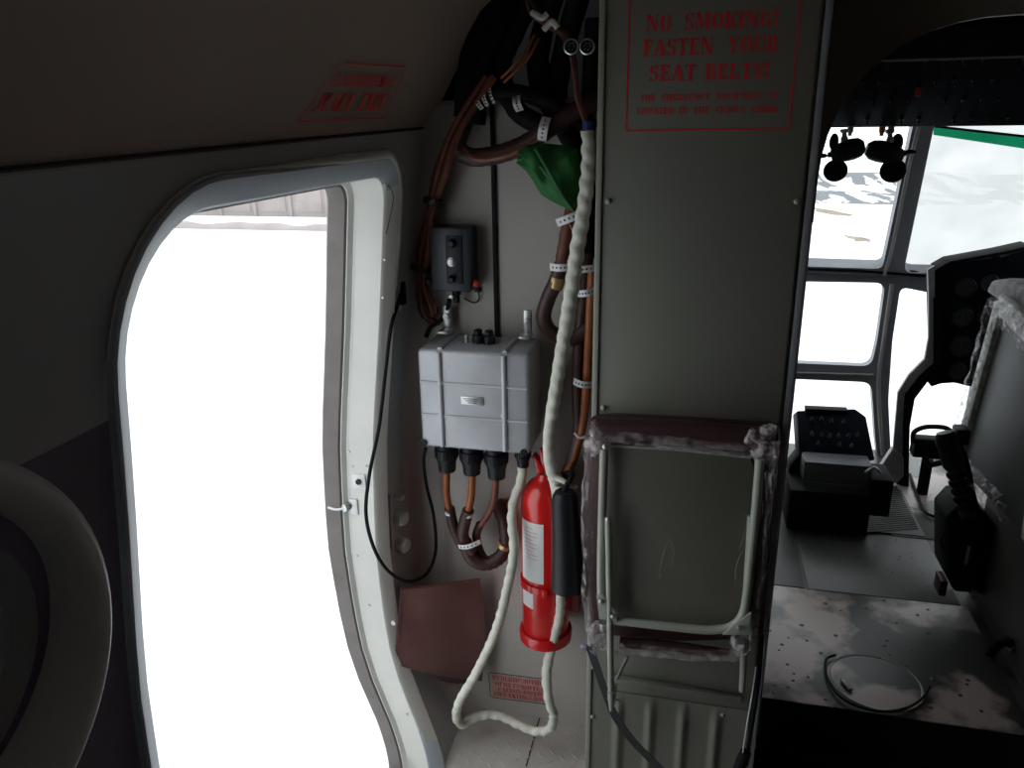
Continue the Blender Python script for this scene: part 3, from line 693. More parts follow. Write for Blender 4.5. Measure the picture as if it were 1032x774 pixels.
# main exit stencil on the sloping ceiling panel
E0 = Vector((-0.5655, 1.0, 1.480)); ES = (Vector((-0.44, 1.0, 1.70)) - E0).normalized(); EN = Vector((0, 1, 0)).cross(ES)
if EN.x < 0: EN = -EN
cor = [PP(u, v, E0, EN) + EN * 0.0012 for u, v in ((298, 123), (388, 119), (409, 66), (345, 62))]
def fe(x, y): return (cor[0] * (1 - x) + cor[1] * x) * (1 - y) + (cor[3] * (1 - x) + cor[2] * x) * y
t = thing('exit_notice', 'slanting red stencilled MAIN EXIT notice on the ceiling panel above the open door', 'notice', cor[0])
b_ = MB(); border(b_, fe, 0, 1, 0, 1, 0.010, 0.026, 0.03); b_.build('border', M['exitink'], t, smooth=False)
lt = MB(); lettering(lt, 'ГЛАВНЫЙ ВЫХОД', fe, 0.05, 0.90, 0.60, 0.80, .5); lt.build('lettering', M['exitink'], t, smooth=False); lt = MB(); lettering(lt, 'MAIN EXIT', fe, 0.06, 0.90, 0.17, 0.48, .7); lt.build('lettering', M['exitink'], t, smooth=False)
# extinguisher notice low on the bulkhead
YN = Y_BULK - 0.0006
cor2 = [PY(u, v, YN) for u, v in ((494, 703), (557, 711), (556, 685), (492, 677))]
def fn_(x, y): return (cor2[0] * (1 - x) + cor2[1] * x) * (1 - y) + (cor2[3] * (1 - x) + cor2[2] * x) * y
t = thing('extinguisher_notice', 'small red stencilled fire extinguisher notice with black border low on the bulkhead', 'notice', cor2[0])
hb = MB().add([fn_(.04, .05) - Vector((0, -.0003, 0)), fn_(.98, .05) - Vector((0, -.0003, 0)), fn_(.98, .95) - Vector((0, -.0003, 0)), fn_(.04, .95) - Vector((0, -.0003, 0))], [[0, 1, 2, 3]]); hb.build('backing', M['pinkhalo'], t)
b_ = MB(); border(b_, fn_, 0, 1, 0, 1, 0.012, 0.03, 0.05); b_.build('border', M['ink'], t, smooth=False)
lt = MB()
for s_, x0, x1, y0 in (('УГЛЕКИСЛОТНЫЙ', .06, .96, .72), ('ОГНЕТУШИТЕЛЬ', .10, .95, .50), ('CARBON DIOXIDE', .14, .90, .30), ('FIRE EXTINGUISHER', .07, .97, .10)):
    lt = MB(); lettering(lt, s_, fn_, x0, x1, y0, y0 + .155, .5); lt.build('lettering', M['redink2'], t, smooth=False)

# ------------------------------------------------------------------ junction box
YB = 1.50
q = [PY(*p, YB) for p in ((420, 349), (536, 361), (531, 459), (425, 450))]
x0, x1 = (q[0].x + q[3].x) / 2, (q[1].x + q[2].x) / 2; zt_, zb_ = (q[0].z + q[1].z) / 2, (q[2].z + q[3].z) / 2
cxb, czb = (x0 + x1) / 2, (zt_ + zb_) / 2
t = thing('junction_box', 'big grey cast metal junction box with raised ribs mounted on the bulkhead', 'electrical box', (cxb, Y_BULK, czb))
bx = MB().box((cxb, (YB + 1.635) / 2, czb), (x1 - x0, 1.635 - YB, zt_ - zb_), 0.010, seg=3)
bx.build('body', M['cast'], t)
rb_ = MB()
for u0, u1 in ((443, 446), (508, 509)):
    pts = [PY(u0, 352, YB), PY(u1, 455, YB)]
    xx = (pts[0].x + pts[1].x) / 2
    rb_.tube([(xx, YB - 0.001, zt_ - 0.004), (xx, YB - 0.001, zb_ + 0.006)], 0.0055, 10, 1)
    rb_.tube([(xx, YB + 0.006, zt_), (xx, 1.62, zt_ + 0.001)], 0.0055, 10, 1)
for v0 in (386, 419):
    z = PY(450, v0, YB).z; rb_.tube([(x0 + 0.004, YB - 0.0002, z), (x1 - 0.004, YB - 0.0002, z - 0.002)], 0.0032, 8, 1)
    for u0 in (444, 508): rb_.ball(PY(u0, v0, YB - 0.001), 0.007, (1, .8, 1), 8)
rb_.build('ribs', M['cast'], t)
pn = PY(476, 404, YB - 0.001)
lab(MB().box(pn, (0.050, 0.002, 0.018), 0.0008).build('nameplate', M['steel'], t), 'tiny bare metal nameplate')
nm = MB()
for k in range(3): nm.box(pn + Vector((-0.004 + 0.002 * k, -0.0012, 0.0045 - 0.0045 * k)), (0.032 - 0.006 * k, 0.0006, 0.0012))
nm.build('nameplate_lines', M['ink'], t)
for (u, v) in ((427, 446), (528, 456)):
    p = PY(u, v, YB - 0.001)
    MB().lathe([(0.008, 0), (0.0085, 0.002), (0.006, 0.003), (0.0055, 0.0015), (0.0005, 0.0015)], p, (0, -1, 0), 16).build('corner_screw', M['black'], t)
for (u, v) in ((448, 322), (530, 327)):
    p = PY(u, v, 1.60)
    MB().box(p + Vector((0, 0.02, 0.0)), (0.018, 0.008, 0.055), 0.003).box(p + Vector((0, 0.0, -0.026)), (0.024, 0.04, 0.006), 0.002).lathe([(0.007, 0), (0.007, 0.006), (0.0005, 0.007)], p + Vector((0, 0.014, 0.004)), (0, -1, 0), 12).build('mounting_lug', M['steel'], t)
for (u, v) in ((482, 338), (493, 339)):
    p = PY(u, v, 1.57)
    a_ = MB().lathe([(0.013, -0.016), (0.013, 0.002), (0.009, 0.004), (0.009, 0.012), (0.006, 0.014), (0.0005, 0.014)], p, (0, 0, 1), 14)
    a_.build('terminal_cap', M['black'], t)
a_ = PY(470, 341, 1.57); MB().lathe([(0.005, -0.02), (0.005, 0.008), (0.0005, 0.009)], a_, (0, 0, 1), 10).build('terminal_stud', M['steel'], t)
CON = [(450, 454, 483), (475, 456, 486), (500, 457, 489), (527, 458, 478)]
for i, (u, v0, v1) in enumerate(CON):
    a = PY(u, v0, 1.555); h = (a.z - PY(u, v1, 1.555).z); k = 0.0245 if i < 3 else 0.016
    pr = [(k * .95, 0.004), (k * 1.05, -0.004), (k * 1.05, -.18 * h), (k * .93, -.20 * h), (k * .93, -.30 * h), (k * 1.08, -.32 * h), (k * 1.1, -.60 * h), (k * .95, -.64 * h), (k * .95, -.72 * h), (k * .88, -.76 * h), (k * .80, -1.08 * h), (k * .5, -1.10 * h)]
    c_ = MB().lathe(pr, (a.x, a.y, zb_), (0, 0, 1), 20)
    for g_ in range(20):
        th = 2 * math.pi * g_ / 20
        c_.box((a.x + math.cos(th) * k * 1.07, a.y + math.sin(th) * k * 1.07, zb_ - .46 * h), (0.003, 0.003, .26 * h), 0, Matrix.Rotation(th, 3, 'Z'))
    c_.build('cable_connector', M['black'], t)

# cables from the connectors into the dark lower loom
t = thing('cable_loom', 'orange and dark brown cables gathered into a U shaped loom below the grey box', 'cable', PY(485, 570, 1.60))
def path(l, Y): return [PY(u, v, y if y else Y) for u, v, y in l]
MB().tube(path([(450, 476, 1.555), (450, 498, 1.56), (453, 513, 1.565)], 0), 0.0085, 10, 5).build('cable', M['orange'], t)
MB().tube(path([(476, 478, 1.555), (475, 500, 1.55), (472, 514, 1.55)], 0), 0.0085, 10, 5).build('cable', M['orange'], t)
MB().tube(path([(500, 480, 1.555), (498, 503, 1.56), (492, 518, 1.57), (484, 530, 1.575)], 0), 0.008, 10, 5).build('cable', M['wire'], t)
lab(MB().tube(path([(453, 512, 1.565), (457, 530, 1.57), (465, 548, 1.575), (478, 562, 1.58)], 0), 0.0125, 12, 6).build('sleeve', M['loom'], t), 'dark brown sleeve')
lab(MB().tube(path([(472, 514, 1.55), (468, 528, 1.555), (467, 542, 1.56), (477, 556, 1.565)], 0), 0.014, 12, 6).build('sleeve', M['loom'], t), 'dark brown sleeve')
lab(MB().tube(path([(484, 528, 1.58), (480, 540, 1.585), (484, 556, 1.59), (490, 566, 1.59)], 0), 0.010, 12, 6).build('sleeve', M['loom'], t), 'dark brown sleeve')
lab(MB().tube(path([(468, 545, 1.575), (475, 562, 1.57), (488, 568, 1.575), (502, 563, 1.585), (510, 550, 1.60), (508, 525, 1.62), (500, 505, 1.63)], 0), 0.017, 12, 6, rf=lambda L, a, s: 1 + .05 * math.sin(L * 500)).build('sleeve', M['loom'], t), 'thick dark brown sleeve')
for (u, v, Y, r, ax) in ((453, 514, 1.565, 0.0105, (0.1, 0, -1)), (472, 516, 1.55, 0.0112, (-0.1, 0, -1)), (508, 551, 1.598, 0.018, (.5, 0, 1))):
    MB().lathe([(r, 0), (r * 1.08, 0.001), (r * 1.08, 0.010), (r, 0.011)], PY(u, v, Y), ax, 16).build('band', M['white'] if r < .015 else M['gold'], t)
def perforated(mb, a, b, wdir, width, bulge=0.006, n=10, thick=0.0012):
    a, b, wdir = Vector(a), Vector(b), Vector(wdir).normalized() * width
    o = Vector((0, -1, 0))
    mb.slab(lambda s, w: a.lerp(b, s) + wdir * (w - .5) + o * bulge * math.sin(math.pi * s), n, 2, (0, thick, 0))
    for k in range(1, 6):
        s = k / 6; p = a.lerp(b, s) + o * (bulge * math.sin(math.pi * s) + 0.0004)
        yield p
def clip(u0, v0, u1, v1, Y, width, parent, name='perforated_band', bulge=0.012):
    a, b = PY(u0, v0, Y), PY(u1, v1, Y); d = (b - a).normalized(); wd = d.cross(Vector((0, 1, 0)))
    m_ = MB(); ps = list(perforated(m_, a, b, wd, width, bulge)); o = m_.build(name, M['paper'], parent)
    h = MB()
    for p in ps: h.lathe([(0.0022, 0), (0.0005, 0.0004)], p, (0, -1, 0), 8)
    h.build(name + '_holes', M['ink'], o)
    return o
clip(462, 551, 484, 546, 1.545, 0.011, t)

# ------------------------------------------------------------------ white wrapped hose
def spiral(L, a, s): return 1 + 0.075 * math.sin(2 * math.pi * L / 0.030 + a) + 0.05 * math.sin(L * 213 + 2 * a)
HP = [(592, 132, 1.52), (593, 160, 1.515), (590, 200, 1.505), (582, 250, 1.495), (575, 300, 1.49), (567, 350, 1.485), (559, 400, 1.482), (553, 440, 1.482), (555, 470, 1.485), (562, 492, 1.49), (566, 540, 1.503), (565, 590, 1.510), (564, 620, 1.525), (556, 652, 1.53), (551, 678, 1.52), (553, 704, 1.50), (558, 720, 1.50)]
HQ = [(558, 722, 1.50), (555, 734, 1.51), (540, 737, 1.52), (522, 730, 1.54), (508, 723, 1.555), (493, 720, 1.56), (478, 724, 1.545), (466, 730, 1.52), (460, 722, 1.50), (464, 705, 1.485), (480, 678, 1.48), (500, 635, 1.48), (512, 590, 1.49), (518, 555, 1.50), (516, 525, 1.52), (518, 505, 1.54), (525, 485, 1.552), (527, 468, 1.555)]
hp = [PY(*p) for p in HP]; hq = [PY(*p) for p in HQ]
for p in hq: p.z = max(p.z, 0.014)
t = thing('wrapped_hose', 'long cable bound in white cloth tape looping past the extinguisher to the floor', 'hose', hq[7])
N1 = len(HP)
MB().tube(hp, [0.0115, 0.013, 0.014, 0.0145, 0.0145, 0.014, 0.0135, 0.012, 0.013, 0.015, 0.012, 0.0105, 0.0105, 0.011, 0.012, 0.011, 0.0105], 14, 14, rf=spiral).build('upper_length', M['wrap'], t)
MB().tube([hp[-1]] + hq, 0.0108, 14, 12, rf=spiral).build('lower_length', M['wrap'], t)
MB().tube([PY(592, 122, 1.522), PY(592, 131, 1.522)], 0.009, 12, 1).build('end_ferrule', mat('dark_blue_tape', (0.02, 0.03, 0.16), .5), t)
kn = MB().tube([PY(560, 482, 1.472), PY(570, 486, 1.466), PY(574, 492, 1.472)], 0.006, 10, 4).tube([PY(558, 490, 1.474), PY(568, 494, 1.470), PY(582, 491, 1.476)], 0.004, 8, 4)
kn.build('tied_end', M['wrap'], t)

# ------------------------------------------------------------------ fire extinguisher
XE, YE = -0.3035, 1.575; zb = PY(540, 650, 1.53).z; zs = PY(545, 512, 1.53).z; ztp = PY(552, 489, YE).z
t = thing('fire_extinguisher', 'red carbon dioxide fire extinguisher with black horn clamped to the bulkhead', 'fire extinguisher', (XE, YE, zb))
RE = 0.056
prof = [(0.001, zb), (RE - .012, zb), (RE - .003, zb + .004), (RE, zb + .012), (RE, zs)] + [(RE * math.cos(a * math.pi / 20) * .995 + .0, zs + 0.058 * math.sin(a * math.pi / 20)) for a in range(1, 8)] + [(0.021, zs + 0.058), (0.018, zs + 0.066), (0.018, ztp + .004), (0.0005, ztp + .004)]
MB().lathe(prof, (XE, YE, 0), (0, 0, 1), 48).build('cylinder', M['red'], t)
zc0 = zb - 0.004; zc1 = PY(540, 592, 1.52).z
MB().lathe([(RE + .0012, zc1), (RE + .004, zc1), (RE + .004, zc1 - .018), (RE + .002, zc1 - .020)], (XE, YE, 0), (0, 0, 1), 48, cap=False).box((XE + 0.01, YE - RE - .006, zc1 - .009), (0.012, 0.012, 0.020), 0.002).build('clamp_strap', M['red'], t)
MB().lathe([(RE + .001, zc0 + .028), (RE + .006, zc0 + .028), (RE + .008, zc0 + .020), (RE + .006, zc0), (RE - .02, zc0 - .004), (0.001, zc0 - .004)], (XE, YE, 0), (0, 0, 1), 48, cap=False).build('foot_cup', M['red'], t)
MB().box((XE + 0.005, 1.638, (zb + zs) / 2 - .02), (0.135, 0.016, 0.26), 0.004).build('wall_bracket', M['red'], t)
def wraplabel(z0, z1, a0, a1):
    return lambda s, w: Vector((XE + (RE + .0007) * math.cos(a0 + (a1 - a0) * s), YE + (RE + .0007) * math.sin(a0 + (a1 - a0) * s), z0 + (z1 - z0) * w))
A0, A1 = math.radians(212), math.radians(276)
zl0, zl1 = PY(540, 588, 1.52).z, PY(540, 528, 1.52).z
lb = MB().grid(wraplabel(zl0, zl1, A0, A1), 14, 4).build('paper_label', M['paper'], t)
rl = MB()
for k in range(9):
    z = zl1 - 0.016 - k * 0.0095
    w_ = 0.62 if k % 3 else 0.4
    rl.grid(lambda s, w, z=z, w_=w_: (lambda a: Vector((XE + (RE + .0010) * math.cos(a), YE + (RE + .0010) * math.sin(a), z + 0.0016 * w)))(A0 + .25 + (A1 - A0 - .4) * s * w_ * 1.4), 8, 1)
rl.build('label_lines', mat('faded_red_print', (0.62, 0.30, 0.28), .6), lb)
MB().grid(wraplabel(PY(540, 615, 1.52).z, PY(540, 598, 1.52).z, A0, math.radians(250)), 10, 2).build('paper_label', M['paper'], t)
va = Vector((XE, YE, ztp))
MB().lathe([(0.012, 0), (0.014, .004), (0.014, .016), (0.010, .020), (0.010, .034), (0.0005, .036)], va, (0, 0, 1), 20).build('valve', M['gold'], t)
MB().prism([va + Vector(p) for p in ((-.012, -.011, .020), (.004, -.011, .036), (-.022, -.011, .078), (-.030, -.011, .072))], (0, .022, 0), 0.003).build('carry_handle', M['red'], t)
MB().prism([va + Vector(p) for p in ((-.006, -.009, .036), (.010, -.009, .038), (-.006, -.009, .092), (-.014, -.009, .088))], (0, .018, 0), 0.003).build('squeeze_lever', M['red'], t)
# horn in front
h0, h1 = PY(569, 498, 1.448), PY(573, 592, 1.448)
ax_ = (h1 - h0); hl = ax_.length
MB().lathe([(0.0005, -.006), (0.020, -.006), (0.026, .004), (0.0275, .02), (0.029, hl * .35), (0.032, hl * .65), (0.0375, hl), (0.035, hl), (0.030, hl * .6), (0.024, .02), (0.0005, .018)], h0, ax_, 32).build('horn', M['black'], t)
MB().tube([va + Vector((0.008, -.005, .024)), va + Vector((0.022, -.03, .034)), h0 + Vector((0.010, 0.03, 0.035)), h0 + Vector((0, 0.004, 0.010)), h0 + Vector((0, 0, -0.003))], 0.006, 10, 6).build('discharge_tube', M['rubber'], t)

# ------------------------------------------------------------------ black radio unit with knobs
YR = 1.585
def rr(u, v, Y=YR): return PY(u, v, Y)
q = [rr(434, 230), rr(473, 228), rr(475, 295), rr(433, 293)]
xl, xr_ = (q[0].x + q[3].x) / 2, (q[1].x + q[2].x) / 2; zt2, zb2 = (q[0].z + q[1].z) / 2, (q[2].z + q[3].z) / 2
t = thing('control_unit', 'small black control unit with two knobs on the bulkhead above the grey box', 'control box', ((xl + xr_) / 2, Y_BULK, (zt2 + zb2) / 2))
MB().box(((xl + xr_) / 2, (YR + 1.648) / 2, (zt2 + zb2) / 2), (xr_ - xl, 1.648 - YR, zt2 - zb2), 0.006).build('housing', M['radio'], t)
p = rr(458, 262, YR - 0.001); MB().box(p, (0.036, 0.004, zt2 - zb2 - .035), 0.0015).build('faceplate', M['black'], t)
for (u, v, r) in ((456, 245, .0085), (456, 281, .0075)):
    MB().lathe([(r * 1.1, 0), (r * 1.1, .003), (r, .004), (r * .9, .014), (r * .7, .016), (.0005, .016)], rr(u, v, YR - .002), (0, -1, 0), 18).build('knob', M['black'], t)
lab(MB().lathe([(.010, 0), (.010, .002), (.007, .003), (.0065, .008), (.0005, .009)], rr(455, 264, YR - .003), (0, -1, 0), 18).build('knob', M['steel'], t), 'bare metal middle knob')
for (u, v) in ((475, 238), (476, 286), (432, 284)):
    MB().box(rr(u, v, 1.62), (0.014, 0.02, 0.012), 0.002).build('mounting_tab', M['radio'], t)
MB().lathe([(.010, 0), (.010, -.012), (.007, -.014), (.007, -.03), (.0005, -.03)], ((xl + xr_) / 2 + .002, 1.615, zb2), (0, 0, 1), 14).build('socket', M['black'], t)
MB().box(rr(455, 299, 1.60), (0.012, 0.008, 0.008), 0.002).build('socket_clip', M['steel'], t)
MB().tube([rr(453, 302, 1.612), rr(451, 311, 1.62), rr(445, 322, 1.63), rr(434, 330, 1.635), rr(429, 340, 1.63)], 0.0055, 8, 5).build('lead', M['black'], t)
t = thing('push_button', 'tiny red button on a bracket right of the black control unit', 'button', rr(480, 288, 1.645))
lab(MB().lathe([(.0085, 0), (.0085, .008), (.007, .014), (.0005, .016)], rr(480, 286, 1.61), (0, -1, .3), 14).build('cap', M['redplast'], t), 'red cap')
MB().box(rr(481, 292, 1.645), (.014, .008, .010), .001).tube([rr(482, 294, 1.642), rr(483, 301, 1.642), rr(478, 305, 1.642), rr(468, 301, 1.642)], 0.0018, 6, 5).build('bracket', M['black'], t)

# ------------------------------------------------------------------ harnesses above and beside
rnd = random.Random(3)
t = thing('wire_bundle', 'bundle of thin rust brown wires hanging down beside the black control unit', 'wiring', PY(430, 325, 1.63))
base = [(492, 78, 1.60), (470, 112, 1.59), (455, 140, 1.585), (444, 175, 1.59), (434, 212, 1.60), (427, 250, 1.605), (424, 285, 1.61), (429, 312, 1.62)]
for k in range(9):
    o = (rnd.uniform(-7, 7), rnd.uniform(-.014, .014)); pts = []
    for i, (u, v, Y) in enumerate(base):
        sq = 0.45 if i in (4, 6) else 1.0
        if i == 7: sq = 1.5
        pts.append(PY(u + o[0] * sq + rnd.uniform(-1, 1), v + rnd.uniform(-2, 2), Y + o[1] * sq))
    pts.append(PY(434 + rnd.uniform(-5, 9), 326 + rnd.uniform(-5, 3), 1.635))
    MB().tube(pts, rnd.choice((.0035, .0045, .005)), 7, 5).build('wire', M['wire'] if k % 3 else M['loom'], t)
for (u, v, Y) in ((437, 203, 1.60), (424, 270, 1.608)):
    MB().lathe([(.020, -.006), (.022, -.005), (.022, .005), (.020, .006)], PY(u, v, Y), (.25, 0, 1), 16, cap=False).lathe([(.006, 0), (.005, .004), (.0005, .004)], PY(u, v, Y - .022), (0, -1, 0), 10).build('clamp', M['black'], t)
t = thing('thick_loom', 'dark brown conduit running across the top of the equipment bay into the wall', 'wiring', PY(500, 158, 1.60))
MB().tube(path([(470, 118, 1.62), (461, 146, 1.60), (474, 158, 1.59), (500, 156, 1.58), (528, 146, 1.575), (552, 130, 1.57), (580, 112, 1.58), (604, 100, 1.60)], 0), 0.0185, 14, 7, rf=lambda L, a, s: 1 + .04 * math.sin(L * 300 + 2 * a)).build('conduit', M['loom'], t)
MB().tube(path([(468, 150, 1.585), (480, 160, 1.572), (505, 158, 1.562), (530, 148, 1.558), (548, 136, 1.556)], 0), 0.007, 8, 6).build('wire', M['wire'], t)
MB().tube(path([(466, 155, 1.59), (474, 164, 1.58), (492, 163, 1.575), (515, 156, 1.57)], 0), 0.006, 8, 6).build('wire', M['loom'], t)
clip(546, 142, 551, 118, 1.548, 0.018, t)
t = thing('hanging_conduits', 'tangle of thick black conduits filling the top of the equipment bay', 'wiring', PY(520, 60, 1.64))
for pts, r in (([(505, -20, 1.66), (486, 25, 1.63), (472, 70, 1.61), (468, 118, 1.60)], .022), ([(520, -20, 1.67), (500, 30, 1.64), (484, 75, 1.62), (478, 125, 1.61)], .022), ([(545, -20, 1.68), (520, 30, 1.65), (505, 70, 1.64), (520, 110, 1.62), (548, 128, 1.60)], .020), ([(560, -10, 1.70), (545, 40, 1.67), (545, 90, 1.65), (575, 130, 1.63)], .022), ([(585, -10, 1.70), (566, 60, 1.68), (562, 110, 1.66), (580, 150, 1.64), (592, 200, 1.63)], .022), ([(470, 95, 1.63), (500, 92, 1.62), (540, 98, 1.62), (600, 130, 1.63)], .016), ([(600, 20, 1.69), (596, 100, 1.67), (592, 180, 1.66), (594, 260, 1.65)], .020)):
    MB().tube(path(pts, 0), r, 12, 6, rf=lambda L, a, s: 1 + .05 * math.sin(L * 260 + 2 * a)).build('conduit', M['rubber'], t)
clip(487, 90, 491, 107, 1.595, 0.008, t, 'tape_band'); clip(493, 85, 498, 104, 1.597, 0.005, t, 'tape_band'); clip(480, 98, 486, 110, 1.59, 0.009, t, 'tape_band')
clip(520, 97, 524, 112, 1.585, 0.016, t)
t = thing('orange_pipes', 'pair of thin orange brown pipes slanting across the dark top of the bay', 'pipe', PY(520, 60, 1.60))
for d in (0, 4): MB().tube(path([(539 + d, 35 + d, 1.61), (528 + d, 55 + d, 1.60), (518 + d, 66 + d, 1.595), (505 + d * .7, 79 + d, 1.60)], 0), .0032, 8, 6).build('pipe', M['orange'], t)
t = thing('frayed_harness', 'rust brown braided harness hanging from the ceiling beside the partition', 'wiring', PY(580, 80, 1.56))
for k in range(5):
    pts = [PY(u + rnd.uniform(-5, 5), v + rnd.uniform(-3, 3), Y + rnd.uniform(-.01, .01)) for u, v, Y in ((528, -12, 1.60), (541, 12, 1.59), (556, 26, 1.58), (570, 38, 1.57))]
    pts += [PY(578 + rnd.uniform(-2, 2), 62, 1.555), PY(584 + rnd.uniform(-3, 3), 95, 1.545), PY(591 + rnd.uniform(-1, 1), 124, 1.525)]
    MB().tube(pts, .0045, 7, 6).build('wire', M['wire'] if k % 2 else M['loom'], t)
MB().tube(path([(536, 12, 1.575), (546, 18, 1.57), (552, 14, 1.57)], 0), .006, 8, 5).tube(path([(548, 30, 1.565), (556, 22, 1.56), (562, 28, 1.56)], 0), .006, 8, 5).build('cloth_binding', M['wrap'], t)
for i, (u, v, lb_) in enumerate(((576, 47, 'left of two round socket connectors beside the frayed harness'), (592, 47, 'right of two round socket connectors next to the partition edge'))):
    t = thing('round_connector', lb_, 'connector', PY(u, v, 1.53), 'round connectors at the top of the bay')
    c_ = PY(u, v, 1.53)
    lab(MB().lathe([(.0128, 0), (.0138, .002), (.0138, .007), (.0118, .008), (.0112, .003)], c_, (0, -1, -.1), 28, cap=False).build('collar', M['steel'], t), 'bright metal collar')
    MB().lathe([(.0115, -.03), (.0115, .002), (.0005, .002)], c_, (0, -1, -.1), 20).build('socket_face', M['black'], t)
    pn_ = MB()
    for k in range(6): pn_.ball(c_ + Vector((.006 * math.cos(k), -.003, .006 * math.sin(k))), .0010, n=5)
    pn_.build('contact_pins', M['steel'], t)

t = thing('conduit_run', 'orange and dark brown conduits dropping between the wrapped hose and the partition', 'wiring', PY(580, 300, 1.60))
tw = lambda L, a, s: 1 + .07 * math.sin(L * 420 + a)
MB().tube(path([(582, 190, 1.60), (574, 222, 1.59), (569, 250, 1.58), (566, 268, 1.575)], 0), .015, 12, 6, rf=tw).build('conduit', M['wire'], t)
lab(MB().lathe([(.0155, 0), (.0165, .002), (.0165, .022), (.0155, .024)], PY(559, 290, 1.575), (.30, 0, 1), 18).build('brass_band', M['gold'], t), 'brass coloured band')
MB().tube(path([(566, 266, 1.575), (560, 284, 1.575), (552, 302, 1.575), (548, 320, 1.58), (556, 335, 1.59), (576, 342, 1.60), (592, 330, 1.61)], 0), .016, 12, 6).build('conduit', M['loom'], t)
MB().tube(path([(592, 255, 1.62), (588, 300, 1.615), (583, 350, 1.61), (582, 400, 1.605), (583, 432, 1.60), (577, 462, 1.60), (566, 485, 1.61)], 0), .013, 12, 6).build('conduit', M['loom'], t)
MB().tube(path([(597, 270, 1.60), (594, 330, 1.595), (591, 390, 1.59), (588, 425, 1.59), (580, 455, 1.595), (570, 478, 1.60)], 0), .0095, 12, 6).build('conduit', M['orange'], t)
clip(561, 225, 588, 214, 1.565, 0.016, t); clip(554, 269, 578, 269, 1.556, 0.015, t); clip(576, 271, 600, 270, 1.570, 0.014, t); clip(582, 296, 600, 293, 1.57, 0.014, t); clip(578, 384, 597, 388, 1.575, 0.015, t)
MB().tube(path([(579, 436, 1.586), (584, 441, 1.583), (590, 440, 1.586)], 0), .003, 8, 4).build('wire_tie', M['white'], t)
MB().tube(path([(572, 222, 1.57), (577, 232, 1.565), (579, 246, 1.565)], 0), .0025, 6, 4).build('wire', M['orange'], t)

# green canvas bag tucked above
ol = [PY(u, v, 1.555) for u, v in ((521, 152), (530, 145), (548, 144), (566, 146), (582, 150), (586, 172), (585, 196), (577, 212), (566, 208), (556, 203), (545, 196), (537, 182), (530, 172), (520, 164), (525, 158))]
ol = [ol[i].lerp(ol[(i + 1) % len(ol)], k / 3) for i in range(len(ol)) for k in range(3)]
t = thing('canvas_bag', 'crumpled dark green canvas bag hanging under the cable tangle', 'bag', PY(560, 180, 1.56))
MB().pillow(ol, (0, -1, 0), 0.030, 9, 0.018, 28).build('bag', M['green'], t)
MB().tube(path([(540, 150, 1.53), (552, 170, 1.518), (566, 195, 1.525), (578, 212, 1.54)], 0), .0045, 8, 5).tube(path([(522, 160, 1.55), (540, 164, 1.53), (556, 180, 1.52)], 0), .004, 8, 5).build('seam', M['green'], t)

# loose black lead round the wall corner
t = thing('black_lead', 'thin black lead looping down the door post and back up to the grey box', 'cable', PX(370, 520, -0.645))
pts = [PY(404, 290, 1.55), PY(403, 300, 1.53), PY(394, 330, 1.46), PY(389, 370, 1.43), PY(382, 430, 1.40), PY(372, 480, 1.39), PY(369, 520, 1.385), PY(378, 555, 1.41), PY(393, 577, 1.45), PY(412, 586, 1.50), PY(430, 578, 1.58), PY(439, 555, 1.60), PY(437, 520, 1.60), PY(430, 490, 1.60), PY(427, 465, 1.56), PY(429, 452, 1.53)]
MB().tube(pts, 0.0040, 8, 8).build('lead', M['rubber'], t)
pc = PY(402, 300, 1.55)
MB().box(pc + Vector((.006, 0, .01)), (.018, .02, .05), .004).build('lead_plug', M['rubber'], t)
lab(MB().lathe([(.007, 0), (.006, .005), (.0005, .005)], pc + Vector((.004, -.012, -.018)), (0, -1, 0), 12).build('clip_screw', M['white'], t), 'pale clip screw')
# round knobs low on the side wall
for i, (u, v, lb_) in enumerate(((401, 521, 'upper pale round cap on the side wall behind the looping black lead'), (400, 548, 'lower pale round cap on the side wall behind the looping black lead'))):
    c_ = PY(u - 4, v, 1.555); c_.x = XS(c_.z) + .012
    t = thing('wall_fitting', lb_, 'fitting', c_, 'round caps on the side wall')
    MB().lathe([(.019, -.014), (.019, .006), (.017, .010), (.0165, .012), (.0005, .012)], c_, (1, -.35, 0), 24).build('rim', M['jamb'], t)
    lab(MB().lathe([(.0135, .012), (.0135, .0145), (.011, .0155), (.0005, .0155)], c_, (1, -.35, 0), 20).build('cap_face', M['wrap'], t), 'cream coloured face')
c_ = PY(398, 500, 1.555); c_.x = XS(c_.z) + .008
tag(MB().lathe([(.009, -.01), (.009, .010), (.006, .014), (.0005, .014)], c_, (1, -.35, 0), 14).build('wall_stud', M['jamb']), 'small pale stud above the two round caps', 'stud')
c1, c2 = PY(389, 498, 1.51), PY(391, 552, 1.51); c1.x = XS(c1.z) + .004; c2.x = XS(c2.z) + .004
tag(MB().tube([c1, c2], .004, 8, 1).build('wall_rod', M['steel']), 'thin upright rod on the side wall beside the round caps', 'rod')

